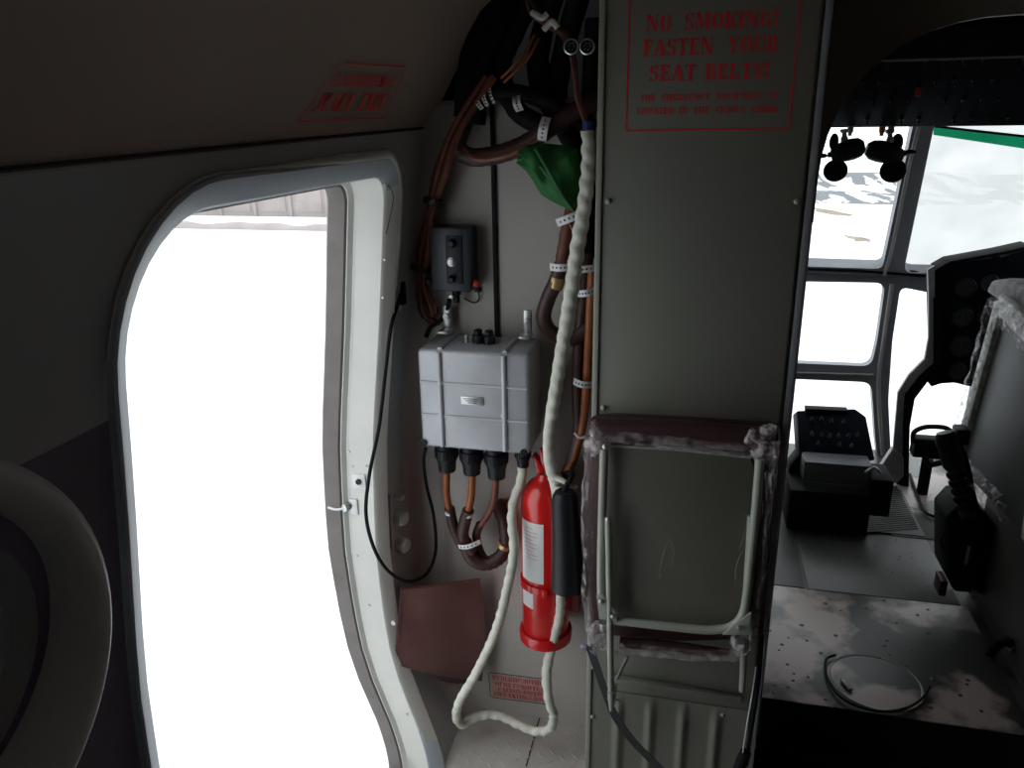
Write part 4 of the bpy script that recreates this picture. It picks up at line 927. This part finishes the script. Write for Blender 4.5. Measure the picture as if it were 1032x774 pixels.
# maroon document pouch on the corner
A, B, C_, D = PY(404, 594, 1.485), PY(484, 585, 1.60), PY(486, 687, 1.60), PY(397, 670, 1.455)
def flap(a, b):
    p = (A * (1 - a) + B * a) * (1 - b) + (D * (1 - a) + C_ * a) * b
    n = Vector((.55, -.83, 0))
    p += n * (0.010 * math.sin(math.pi * a) * (0.5 + .5 * b) + .004 * noise.noise(Vector((a * 3, b * 3, 1.7))))
    if a > .85: p += Vector((0.01, 0, 0)) * (a - .85) / .15 * math.sin(math.pi * b) 
    return p
t = thing('document_pouch', 'maroon leatherette pouch hanging in the corner beside the door post', 'pouch', (A + B) / 2)
MB().slab(flap, 18, 18, (-.004, .010, 0)).build('flap', M['pouch'], t)
MB().slab(lambda a, b: flap(.30 + .62 * a, .92 + .12 * b) + Vector((-.004, .012, 0)) + Vector((0, 0, -.016 * math.sin(math.pi * a))), 12, 3, (0, .003, 0)).build('under_flap', M['maroon'], t)
st = MB()
for k in range(20):
    for e in ((.02, .02 + k / 20.5, 1), (.02 + k / 20.5, .985, 0)):
        st.ball(flap(e[0], e[1]) + Vector((.0008, -.0012, 0)), 1, (.0012, .0008, .0035) if e[2] else (.0035, .0008, .0012), 4)
st.build('stitching', M['maroon'], t)
MB().lathe([(.006, 0), (.005, .004), (.0005, .004)], PY(400, 628, 1.455) + Vector((-.008, .0, 0)), (.2, -1, 0), 12).build('snap_stud', M['white'], t)

# ------------------------------------------------------------------ folded jump seat on the partition
YT = 1.385
S = lambda u, v, Y=YT: PY(u, v, Y)
t = thing('jump_seat', 'folded crew jump seat with grey tube frame and plastic wrapped maroon cushion', 'seat', (0, 1.47, 0.45))
# cushion (folded up, its back to the partition) peeking out round the frame
cu = [S(u, v, 1.44) for u, v in ((594, 422), (620, 420), (700, 424), (786, 430), (785, 470), (777, 560), (770, 645), (680, 648), (596, 640), (588, 560), (588, 480))]
cu = [p for p in roundpoly(cu, 0.015, 3)]
MB().prism(cu, (0, .03, 0), 0.008).build('cushion', M['maroon'], t)
# rolled front edge of the cushion along the top
rl0 = [S(u, v, 1.415) for u, v in ((602, 433), (650, 434), (700, 437), (745, 441), (780, 444))]
MB().tube(rl0, 0.024, 16, 6).build('cushion_roll', M['maroon'], t)
# pan seen from below
pn = roundpoly([S(u, v, 1.405) for u, v in ((604, 446), (761, 460), (752, 634), (604, 624))], 0.03, 6)
MB().prism(pn, (0, .012, 0), 0.003).build('seat_pan', M['pan'], t)
MB().tube([S(606, 449, 1.402), S(680, 453, 1.402), S(757, 461, 1.402)], 0.0028, 8, 2).build('pan_edge', M['tubepaint'], t)
rv = MB()
for u, v in ((660, 485), (640, 510), (690, 612), (683, 612), (703, 613), (715, 614), (615, 610)): rv.lathe([(.0025, 0), (.0015, .0012), (.0003, .0014)], S(u, v, 1.4045), (0, -1, 0), 8)
rv.build('pan_rivets', M['pan'], t)
# tube frame
fr_ = [S(609, 452), S(607.5, 500), S(606, 560), S(606, 595), S(608, 612), S(618, 624), S(635, 627), S(690, 633), (S(715, 635)), S(735, 632), S(747, 622), S(752, 604), S(757, 560), S(762, 510), S(766, 462)]
MB().tube(fr_, 0.0088, 14, 6).build('tube_frame', M['tubepaint'], t)
MB().tube([S(613, 523, 1.372), S(616, 702, 1.385)], 0.0068, 12, 1).build('leg', M['tubepaint'], t)
MB().tube([S(757, 520, 1.40), S(752, 600, 1.40), S(750, 650, 1.41), S(748, 696, 1.42)], 0.0068, 12, 5).build('leg', M['tubepaint'], t)
for pts in ([(601, 600), (608, 600), (622, 618), (622, 627), (604, 624)], [(757, 618), (756, 640), (728, 640), (742, 628)]):
    MB().prism([S(u, v, YT - .011) for u, v in pts], (0, .006, 0), .001).build('hinge_plate', M['tubepaint'], t)
for u, v, Y in ((613, 523, 1.366), (606, 606, 1.372), (618, 621, 1.372), (610, 450, 1.376), (745, 632, 1.372)):
    MB().lathe([(.0052, 0), (.0052, .003), (.003, .0045), (.0005, .005)], S(u, v, Y), (0, -1, 0), 14).build('pivot_bolt', M['steel'], t)
MB().lathe([(.010, -.012), (.012, -.004), (.012, .012), (.008, .016), (.0005, .016)], S(743, 647, 1.40), (0, 0, 1), 16).build('hinge_knob', M['steel'], t)
MB().lathe([(.010, -.010), (.012, -.002), (.012, .010), (.0005, .012)], S(609, 631, 1.40), (0, 0, 1), 16).build('hinge_knob', M['steel'], t)
MB().tube([S(616, 697, 1.382), S(616, 716, 1.382)], [.0085, .008, .004], 12, 2).build('leg_tip', M['tubepaint'], t)
# lower edge of the cushion, seen under the frame
MB().tube([S(625, 647, 1.425), S(680, 652, 1.425), S(735, 660, 1.43)], 0.012, 12, 5).build('cushion_lower_edge', M['maroon'], t)
# clear plastic round the edges: wrinkled sheets
def wrinkled(line, w, Y0, bul, seed, nu=60, nv=14, amp=.007, sc=26):
    P = catmull([S(u, v, Y) for u, v, Y in line], 10); n = len(P) - 1
    def fn(a, b):
        x = a * n; i = min(int(x), n - 1); p = P[i].lerp(P[i + 1], x - i); tg = (P[i + 1] - P[i]).normalized()
        sd = tg.cross(Vector((0, -1, 0))).normalized()
        th = math.pi * (b - .5) * 1.25
        r_ = bul * (1 + .25 * noise.noise(Vector((a * 7, seed, 0))))
        q = p + sd * w * math.sin(th) * .62 * (1 + .2 * noise.noise(Vector((a * 9, seed, b * 2)))) + Vector((0, -1, 0)) * r_ * math.cos(th)
        k = noise.noise(Vector((a * sc * .5 + b * 3, b * 7 - a * 5, seed))) + .6 * abs(noise.noise(Vector((a * sc + b * 9, b * 5, seed + 3))))
        return q + Vector((0, -1, 0)) * amp * k + sd * amp * .7 * noise.noise(Vector((a * sc, b * 8, seed + 5)))
    return MB().slab(fn, nu, nv, (0, .0006, 0))
wrinkled([(596, 440, 1.41), (594, 470, 1.41), (591, 520, 1.41), (593, 560, 1.41), (592, 600, 1.41), (599, 648, 1.41)], .016, 0, .026, 1.0, 70, 14).build('plastic_wrap', M['plastic'], t)
wrinkled([(594, 432, 1.40), (630, 440, 1.398), (690, 446, 1.398), (750, 452, 1.40), (786, 452, 1.405)], .024, 0, .012, 5.0, 80, 12, .005).build('plastic_wrap', M['plastic'], t)
wrinkled([(781, 440, 1.40), (778, 470, 1.40), (772, 520, 1.405), (766, 580, 1.41), (758, 640, 1.41)], .015, 0, .022, 9.0, 70, 14).build('plastic_wrap', M['plastic'], t)
wrinkled([(600, 642, 1.41), (615, 652, 1.405), (650, 655, 1.405), (700, 660, 1.405), (745, 660, 1.41)], .015, 0, .014, 12.0, 70, 10).build('plastic_wrap', M['plastic'], t)
bl = MB()
for (u, v, Y, r, sd) in ((601, 636, 1.40, .020, 3), (746, 650, 1.40, .022, 8), (768, 446, 1.395, .026, 14), (602, 446, 1.392, .022, 19), (772, 456, 1.40, .020, 23)):
    b = MB().ball(S(u, v, Y), r, (1, .7, 1.25), 14)
    c0 = S(u, v, Y)
    bl = MB(); bl.add([p + (p - c0) * (.55 * noise.noise(p * 60 + Vector((sd, 0, 0)))) for p in b.v], b.f); bl.build('plastic_gather', M['gather'], t)
# loose film folds on the pan
thread = MB()
for pts in ([(665, 582), (667, 565), (672, 548), (676, 545), (679, 556), (677, 572)], [(663, 580), (669, 558), (674, 550), (680, 560), (681, 574)], [(742, 560), (748, 545), (753, 528), (756, 520)], [(741, 590), (742, 570), (750, 552)], [(590, 562), (598, 556), (605, 550)]):
    MB().tube([S(u, v, 1.402) for u, v in pts], .0007, 6, 6).build('film_crease', M['plastic'], t)
# belts
def ribbon(pts, w, wd, thick=.0018, sub=8):
    P = catmull(pts, sub); n = len(P) - 1; wd = Vector(wd).normalized() * w
    def fn(a, b):
        x = a * n; i = min(int(x), n - 1); p = P[i].lerp(P[i + 1], x - i); return p + wd * (b - .5)
    return MB().slab(fn, n, 3, (0, thick, 0))
t = thing('seat_belt', 'dark grey seat belt strap hanging down in front of the corrugated panel', 'belt', S(615, 700, 1.40))
ribbon([S(594, 652, 1.42), S(601, 672, 1.412), S(610, 698, 1.405), S(620, 722, 1.40), (S(636, 745, 1.395)), S(656, 766, 1.39), S(690, 800, 1.38)], .016, (1, .2, .45)).build('webbing', M['strap'], t)
lab(ribbon([S(596, 655, 1.418), S(600, 672, 1.415), S(607, 690, 1.412), S(611, 700, 1.41)], .013, (1, 0, .25)).build('webbing_tail', M['strap2'], t), 'violet grey tail of the strap')
MB().prism([S(u, v, 1.395) for u, v in ((612, 690), (622, 690), (620, 712), (615, 714))], (0, .004, 0), .001).tube([S(612, 704, 1.392), S(626, 706, 1.392)], .002, 8, 1).tube([S(622, 684, 1.40), S(632, 662, 1.41)], .004, 8, 1).build('buckle', M['steel'], t)
lab(MB().ball(S(589, 652, 1.42), .008, (1.2, .7, .8), 10).build('sewn_tab', mat('lilac_tape', (.32, .22, .38), .6), t), 'small lilac tab')
t = thing('thin_cord', 'thin pale cord hanging from the right side of the jump seat', 'cord', S(760, 700, 1.43))
MB().tube([S(762, 672, 1.42), S(758, 700, 1.42), S(752, 735, 1.42), S(748, 765, 1.42), S(747, 790, 1.42)], .0016, 6, 6).build('cord', M['paper'], t)
bl = MB().tube([S(752, 758, 1.425), S(746, 770, 1.425), S(740, 790, 1.42)], .012, 10, 4).tube([S(768, 640, 1.43), S(764, 690, 1.43), S(757, 735, 1.43), S(752, 770, 1.43)], .0045, 8, 5)
lab(bl.build('dark_strap', M['rubber'], t), 'black strap behind the cord')

# ------------------------------------------------------------------ cockpit equipment
# overhead panel with switches
YO = 2.55
o0 = PY(845, 129, YO); zo = o0.z
t = thing('overhead_panel', 'dark overhead switch panel seen through the arched cockpit doorway', 'instrument panel', (0.75, YO, zo))
P0 = Vector((0.30, YO, zo)); tl = Vector((0, -0.30, 0.235)); 
OV = lambda x, s: Vector((x, YO, zo)) + tl * s
MB().prism([OV(0.24, 0) , OV(1.5, 0), OV(1.5, 1), OV(0.24, 1)], (0, .10, .05), .004).build('panel_board', M['navy'], t)
on = tl.cross(Vector((1, 0, 0))).normalized(); 
if on.y > 0: on = -on
for k, (x, s_) in enumerate([(0.40 + .045 * (i % 11), .10 + .2 * (i // 11)) for i in range(44)]):
    if (k * 7) % 5 == 0: continue
    c_ = OV(x, s_)
    MB().lathe([(.006, 0), (.006, .004), (.003, .005), (.0025, .018), (.0005, .019)], c_, on + Vector((0, 0, -.3)), 8).build('switch', M['radio'], t)
lab(MB().box(OV(0.545, .42) + on * .010, (.010, .020, .022), .002).build('switch_guard', M['redplast'], t), 'red switch guard')
MB().tube([OV(.42, .74) + on * .01, OV(1.3, .74) + on * .01], .003, 8, 1).build('rail', M['frame'], t)
for i, (u, c) in enumerate(((857, 'white'), (889, 'amber'), (898, 'white'))):
    p = PY(u, 131, YO - .002); b_ = MB().lathe([(.009, .012), (.009, -.006), (.006, -.008), (.006, -.016), (.0005, -.017)], p, (0, 0, 1), 10)
    b_.build('bottom_fitting', M['amber'] if c == 'amber' else M['armp'], t)
# two cabin fans with soft blades
YF = 2.53
def fan(hub, axis, tip, lbl, blades, arm):
    hub, tip = PY(*hub, YF), PY(*tip, YF)
    t = thing('cabin_fan', lbl, 'fan', hub, 'cockpit fans under the overhead panel')
    ax = (tip - hub); L_ = ax.length
    MB().lathe([(.0005, -.012), (.014, -.012), (.020, .0), (.026, .010), (.030, .026), (.031, L_ * .6), (.027, L_ * .85), (.016, L_), (.0005, L_)], hub, ax, 24).build('motor', M['black'], t)
    for (u, v, ru, rv, tw_) in blades:
        c0 = PY(u, v, YF + .005); ax_n = ax.normalized()
        rot = Matrix.Rotation(tw_, 3, 'Z')
        rr_ = ru * YF / 830
        d = c0 - hub
        b = MB().ball(c0, rr_, (1, .30, rv / ru), 14, rot)
        b.tube([hub - ax_n * .004, hub.lerp(c0, .6)], .008, 8, 1).build('blade', M['rubber'], t)
    a0, a1 = PY(*arm[0], YF), PY(*arm[1], YF)
    lab(MB().lathe([(.010, 0), (.010, .020), (.007, .024), (.007, .034), (.012, .036), (.012, (a0 - a1).length)], a1, a0 - a1, 14).build('mount', M['armp'], t), 'pale metal mount')
    return t
fan((842, 155), None, (871, 147), 'left of two black fans hanging under the overhead panel', [(840.5, 143, 5.2, 8, .5), (842, 172, 11.3, 10.5, 0), (829, 157, 5, 2.2, .2)], ((851, 130), (851, 146)))
fan((906, 156), None, (873, 150), 'right of two black fans hanging under the overhead panel', [(904, 144, 5.6, 8.5, -.5), (900, 172, 12, 11.2, 0), (917, 153, 5.5, 2.0, -.2)], ((897, 130), (897, 147)))
# green visor strip
t = thing('sun_visor', 'green tinted visor strip along the top of the right windscreen', 'visor', PY(940, 134, 2.58))
a = [PY(u, v, 2.58) for u, v in ((941, 128), (1040, 139), (1040, 151), (941, 136))]
MB().prism(a, (0, .004, 0)).build('visor_sheet', M['visor'], t, smooth=False)
MB().tube([a[0] + Vector((0, -.002, .002)), a[1] + Vector((0, -.002, .002))], .0035, 8, 1).build('visor_edge', M['loom'], t)
# instrument panel on the right with its bracket
YI = 3.02
I = lambda u, v, Y=YI: PY(u, v, Y)
t = thing('instrument_panel', 'dark pilot instrument panel with round dials right of the cockpit gap', 'instrument panel', I(960, 390))
ou = [I(u, v) for u, v in ((938, 278), (946, 269), (958, 266), (1000, 261), (1006, 256), (1010, 260), (1040, 250))] + [Vector((1.50, YI, 1.02)), Vector((1.50, YI, .52))] + [I(u, v) for u, v in ((1000, 396), (985, 391), (974, 389), (962, 386), (948, 387), (939, 390), (934, 384), (940, 366))]
MB().prism(ou, (0, .07, 0), .004).build('panel_board', M['navy'], t)
MB().prism([I(u, v, YI - .04) for u, v in ((944, 271), (958, 267), (1040, 252), (1040, 247), (1008, 254), (958, 263))], (0, .10, 0), .004).build('glare_shield', M['rubber'], t)
for (u, v, r) in ((973, 290, 10), (970, 320, 10), (968, 349, 11), (965, 374, 9), (997, 285, 9), (996, 318, 10)):
    c_ = I(u, v, YI - .002); rw = r * YI / 850
    MB().lathe([(rw, 0), (rw, .006), (rw * .9, .008), (rw * .86, .004)], c_, (0, -1, 0), 24, cap=False).build('dial_bezel', M['black'], t)
    d_ = MB().lathe([(rw * .88, .0), (rw * .88, .004), (.0005, .004)], c_, (0, -1, 0), 24).build('dial_face', M['dial'], t)
    tk = MB()
    for k in range(12):
        th = 2 * math.pi * k / 12; tk.box(c_ + Vector((math.sin(th) * rw * .7, -.0045, math.cos(th) * rw * .7)), (.0015, .0008, .006), 0, Matrix.Rotation(th, 3, 'Y'))
    tk.box(c_ + Vector((0, -.0047, rw * .25)), (.0018, .0008, rw * .6)).build('dial_marks', mat('dial_grey', (.10, .10, .10), .5) if 'dial_grey' not in bpy.data.materials else bpy.data.materials['dial_grey'], d_)
br = [(942, 268), (942, 300), (945, 340), (942, 364), (926, 380), (913, 398), (911, 430), (911, 462), (906, 486)]
bi = [(935, 272), (936, 300), (936, 340), (932, 362), (916, 378), (905, 396), (902, 430), (900, 455), (886, 478)]
pts = [I(u, v, YI - .015) for u, v in br] + [I(u, v, YI - .015) for u, v in bi[::-1]]
k1 = MB()
for i in range(len(br) - 1):
    k1.add([I(*br[i], YI - .015), I(*br[i + 1], YI - .015), I(*bi[i + 1], YI - .015), I(*bi[i], YI - .015)] + [p + Vector((0, .016, 0)) for p in (I(*br[i], YI - .015), I(*br[i + 1], YI - .015), I(*bi[i + 1], YI - .015), I(*bi[i], YI - .015))], [[0, 1, 2, 3], [7, 6, 5, 4], [0, 3, 7, 4], [1, 5, 6, 2], [0, 4, 5, 1], [3, 2, 6, 7]])
lab(k1.build('bracket', M['armp'], t, smooth=False), 'pale grey cranked bracket')
k2 = MB()
bo = [(948, 300), (948, 366), (934, 386), (922, 402), (917, 430), (916, 470), (916, 492)]
b2 = [(941, 300), (941, 366), (926, 380), (912, 398), (910, 430), (910, 462), (904, 488)]
for i in range(len(bo) - 1):
    q4 = [I(*bo[i], YI - .02), I(*bo[i + 1], YI - .02), I(*b2[i + 1], YI - .02), I(*b2[i], YI - .02)]
    k2.add(q4 + [p + Vector((0, .06, 0)) for p in q4], [[0, 1, 2, 3], [7, 6, 5, 4], [0, 3, 7, 4], [1, 5, 6, 2], [0, 4, 5, 1], [3, 2, 6, 7]])
k2.build('bracket_web', M['navy'], t, smooth=False)
ft = [I(u, v, YI - .03) for u, v in ((900, 452), (911, 462), (911, 480), (903, 488), (889, 478), (888, 470))]
MB().prism(ft, (0, .03, 0), .003).build('bracket_foot', M['armp'], t)
# centre pedestal
t = thing('centre_pedestal', 'black centre console with switch panel and grey box in the cockpit', 'console', (0.49, 2.62, Z_DECK))
pa = [PY(803, 414, 2.80), PY(862, 412, 2.80), PY(873, 420, 2.80), PY(882, 464, 2.68), PY(806, 457, 2.68)]
MB().prism(pa, (0, .10, -.05), .006).build('switch_panel', M['navy'], t)
MB().prism([PY(u, v, 2.79) for u, v in ((812, 420), (855, 421), (855, 414), (812, 412))], (0, .04, 0), .002).build('panel_hood', M['rubber'], t)
pn_ = (pa[4] - pa[0]).cross(pa[1] - pa[0]).normalized()
if pn_.y > 0: pn_ = -pn_
for (u, v) in ((818, 424), (828, 423), (838, 425), (850, 426), (818, 438), (828, 439), (836, 440), (845, 440), (855, 440), (864, 439), (824, 448), (846, 449), (858, 450)):
    c_ = PP(u, v, pa[0], pn_)
    MB().lathe([(.007, 0), (.006, .006), (.003, .007), (.0028, .020), (.0005, .021)], c_, pn_ + Vector((0, 0, .2)), 10).build('switch', M['knobm'], t)
MB().box((0.503, 2.66, PY(840, 470, 2.60).z - .028), (0.215, 0.12, 0.075), .004).build('equipment_box', M['grid_'], t)
MB().box((0.485, 2.66, 0.215), (0.262, 0.19, 0.155), .008).build('pedestal_base', M['rubber'], t)
MB().box((0.640, 2.64, 0.285), (0.072, 0.14, 0.135), .006).build('side_box', M['rubber'], t)
MB().prism([PY(u, v, 2.70) for u, v in ((796, 470), (808, 455), (812, 500), (800, 505), (792, 492))], (0, .08, 0), .004).build('side_cover', M['rubber'], t)
lab(MB().tube([PY(872, 476, 2.60), PY(881, 471, 2.60), PY(888, 477, 2.60)], .005, 8, 4).build('cable_loop', M['steel'], t), 'bare metal cable end')
# rudder pedal assembly
t = thing('rudder_pedals', 'black rudder pedal assembly on the nose floor below the instrument panel', 'pedals', PY(937, 468, 2.95))
MB().box(PY(936, 450, 2.95), (.115, .06, .075), .008).build('pedal_box', M['rubber'], t)
MB().tube([PY(u, v, 2.93) for u, v in ((920, 446), (921, 436), (930, 431), (942, 430), (955, 432), (962, 440))], .009, 10, 5).build('pedal_bar', M['black'], t)
MB().tube([PY(u, v, 2.92) for u, v in ((932, 460), (937, 468), (950, 466), (958, 468))], .011, 10, 5).build('linkage', M['black'], t)
MB().tube([PY(935, 462, 2.95), Vector((PY(935, 462, 2.95).x, 2.95, Z_DECK))], .02, 10, 1).build('pedal_post', M['rubber'], t)
MB().tube([PZ(u, v, Z_DECK + .012) for u, v in ((917, 478), (924, 498), (931, 514), (940, 520), (954, 522))], .006, 8, 5).build('pedal_cable', M['rubber'], t)
# collective lever
t = thing('control_lever', 'black collective lever with ribbed grip leaning beside the pilot seat', 'lever', PY(975, 520, 2.10))
a, b = PY(953, 440, 2.14), PY(976, 520, 2.10)
d_ = (b - a)
MB().lathe([(.0005, -.014), (.020, -.012), (.027, 0), (.028, d_.length * .10), (.025, d_.length * .14), (.027, d_.length * .18), (.027, d_.length * .36), (.023, d_.length * .40)], a, d_, 20).build('grip', M['black'], t)
rg = MB()
for k in range(5): rg.lathe([(.023, 0), (.025, .004), (.025, .010), (.023, .014)], a + d_ * (.44 + .10 * k), d_, 18)
rg.build('rubber_gaiter', M['rubber'], t)
MB().tube([a + d_ * .36, b], .020, 14, 1).build('lever_arm', M['radio'], t)
MB().box(PY(968, 438, 2.15), (.035, .05, .045), .008).build('switch_head', M['black'], t)
MB().tube([PY(966, 448, 2.17), PY(974, 470, 2.16), PY(980, 500, 2.15), PY(986, 520, 2.14)], .010, 10, 4).build('cable', M['rubber'], t)
# dark green box at the floor
t = thing('lever_housing', 'dark green and black housing on the cockpit floor under the lever', 'housing', (0.80, 2.20, Z_DECK))
gx = [PY(953, 522, 2.20), PY(966, 508, 2.20), PY(985, 510, 2.20), PY(1008, 535, 2.20), PY(1002, 580, 2.20), (PY(998, 600, 2.18)), (PY(962, 597, 2.18)), PY(953, 580, 2.20)]
for p in gx: p.z = max(p.z, Z_DECK + .012)
MB().prism(gx, (.0, .13, 0), .008).build('housing', M['olive'], t)
lab(MB().prism([p + Vector((.018, -.012, 0)) for p in [PY(966, 512, 2.20), PY(984, 514, 2.20), PY(1000, 535, 2.20), PY(994, 575, 2.20), PY(974, 580, 2.20)]], (0, .014, 0), .004).build('cover', M['rubber'], t), 'black front cover')
lab(MB().box(PY(975, 560, 2.17), (.008, .004, .060), .001).build('bright_strip', M['steel'], t), 'bright metal strip')
lab(MB().box(PY(982, 599, 2.16), (.016, .02, .020), .003).build('catch', M['steel'], t), 'small pale catch')
MB().tube([PY(953, 536, 2.19), PY(949, 545, 2.18), PY(952, 556, 2.19)], .003, 8, 4).build('loop', M['rubber'], t)
MB().box(PY(948, 588, 2.20), (.02, .06, .05), .004).build('foot', M['loom'], t)
# pilot seat side: framed panel with plastic wrap
XP = 0.775
Q = lambda u, v, X=XP: PX(u, v, X)
t = thing('pilot_seat', 'grey pilot seat panel in a plastic wrapped pale frame at right of the doorway', 'seat', Q(985, 480))
tl_, bl_, tr_, br_ = Q(1004, 306), Q(960, 470), Q(1040, 350), Q(1040, 545)
z_t = .5 * (tl_.z + tr_.z); 
cs_ = [Vector((XP, 2.262, 1.022)), Vector((XP, 2.372, .505)), Vector((XP, 1.84, .555)), Vector((XP, 1.90, .985))]
MB().prism([Vector((p.x + .014, p.y, p.z)) for p in cs_], (.035, 0, 0), .005).build('side_panel', mat('seat_panel_grey', (.115, .118, .118), .5, var=.08, sc=7), t)
fm = MB().tube([cs_[1], cs_[0], cs_[3], cs_[2]], .014, 10, 1)
for a, b in ((cs_[1], cs_[0]), (cs_[0], cs_[3]), (cs_[3], cs_[2]), (cs_[2], cs_[1])):
    fm = fm
def bar(a, b, w, dpt):
    d = (b - a).normalized(); s_ = d.cross(Vector((1, 0, 0))).normalized() * w / 2; x_ = Vector((dpt, 0, 0))
    return [a + s_, b + s_, b - s_, a - s_], x_
fm = MB()
for a, b, w_ in ((cs_[1], cs_[0], .050), (cs_[0], cs_[3], .050), (cs_[3], cs_[2], .03)):
    fm.prism(*bar(a, b, w_, .03), .004)
lab(fm.build('frame', M['sframe'], t), 'pale frame under clear film')
for i in range(8):
    pass
def sheet(a, b, w, seed):
    d = (b - a); s_ = d.normalized().cross(Vector((1, 0, 0))).normalized()
    def fn(x, y):
        p = a + d * x + s_ * w * (y - .5) * (1 + .3 * noise.noise(Vector((x * 6, seed, 0))))
        return p + Vector((-1, 0, 0)) * (.010 + .012 * math.sin(math.pi * y) + .010 * noise.noise(Vector((x * 14, y * 4, seed))))
    return MB().slab(fn, 50, 8, (.0006, 0, 0))
sheet(cs_[1], cs_[0], .075, 2.0).build('plastic_wrap', M['plastic'], t)
sheet(cs_[0], cs_[3], .075, 4.0).build('plastic_wrap', M['plastic'], t)
sheet(cs_[1] + Vector((0, 0, .02)), Q(1019, 520), .05, 7.0).build('plastic_wrap', M['plastic'], t)
sheet(cs_[1] + Vector((0, -.04, .06)), Q(1014, 505), .03, 9.0).build('plastic_wrap', M['plastic'], t)
hd = [(XP + .02, 2.43, 1.02), (XP + .02, 2.40, 1.06), (XP + .03, 2.30, 1.085), (XP + .03, 2.12, 1.085), (XP + .03, 2.05, 1.05), (XP + .03, 2.05, .99), (XP + .03, 2.30, 1.01)]
lab(MB().prism(hd, (.30, 0, 0), .012).build('head_cushion', mat('worn_grey_cover', (.20, .20, .19), .6, sc=30, col2=(.08, .08, .08), thr=(.45, .6)), t), 'worn grey cover on top')
MB().prism([Vector((XP + .05, p.y, p.z)) for p in cs_], (.32, 0, 0), .02).build('seat_body', M['rubber'], t)
# handle on the partition
t = thing('grab_handle', 'black curved grab handle low on the grey partition right of the doorway', 'handle', PX(1003, 668, .845))
hx = .845
MB().tube([PX(u, v, X) for u, v, X in ((1020, 650, .852), (1014, 646, .83), (1003, 652, .815), (993, 668, .815), (989, 682, .83), (990, 690, .852))], .012, 12, 6).build('grip', M['rubber'], t)
for (u, v) in ((1020, 650), (990, 688)):
    MB().lathe([(.018, 0), (.018, .006), (.0005, .007)], PX(u, v, .8505), (-1, 0, 0), 16).build('mount_plate', M['frame'], t)
# oval inspection cover with its wire bail on the floor plate
t = thing('floor_hatch', 'oval inspection cover with black wire bail in the cockpit floor plate', 'hatch', PZ(882, 690, Z_DECK))
c_ = (PZ(882, 660, Z_DECK + .005) + PZ(882, 716, Z_DECK + .005)) / 2
hw = (PZ(933, 690, Z_DECK).x - PZ(833, 690, Z_DECK).x) / 2 * .93; hh = (PZ(882, 660, Z_DECK).y - PZ(882, 714, Z_DECK).y) / 2
hm = MB().lathe([(1, -.001), (1, .0012), (.95, .0018), (.93, .0006), (.90, .0012), (.001, .0012)], (0, 0, 0), (0, 0, 1), 48)
hm.v = [Vector((c_.x + v.x * hw, c_.y + v.y * hh, c_.z + v.z)) for v in hm.v]
hm.build('cover', M['deck'], t)
MB().tube([PZ(u, v, Z_DECK + .014) for u, v in ((842, 660), (833, 664), (832, 676), (837, 690), (848, 703), (868, 713), (892, 717), (915, 713), (930, 703), (937, 692))], .0034, 8, 6).build('wire_bail', M['rubber'], t)
MB().box(PZ(853, 690, Z_DECK + .012), (.012, .04, .008), .002, Matrix.Rotation(.4, 3, 'Z')).build('bail_catch', M['armp'], t)
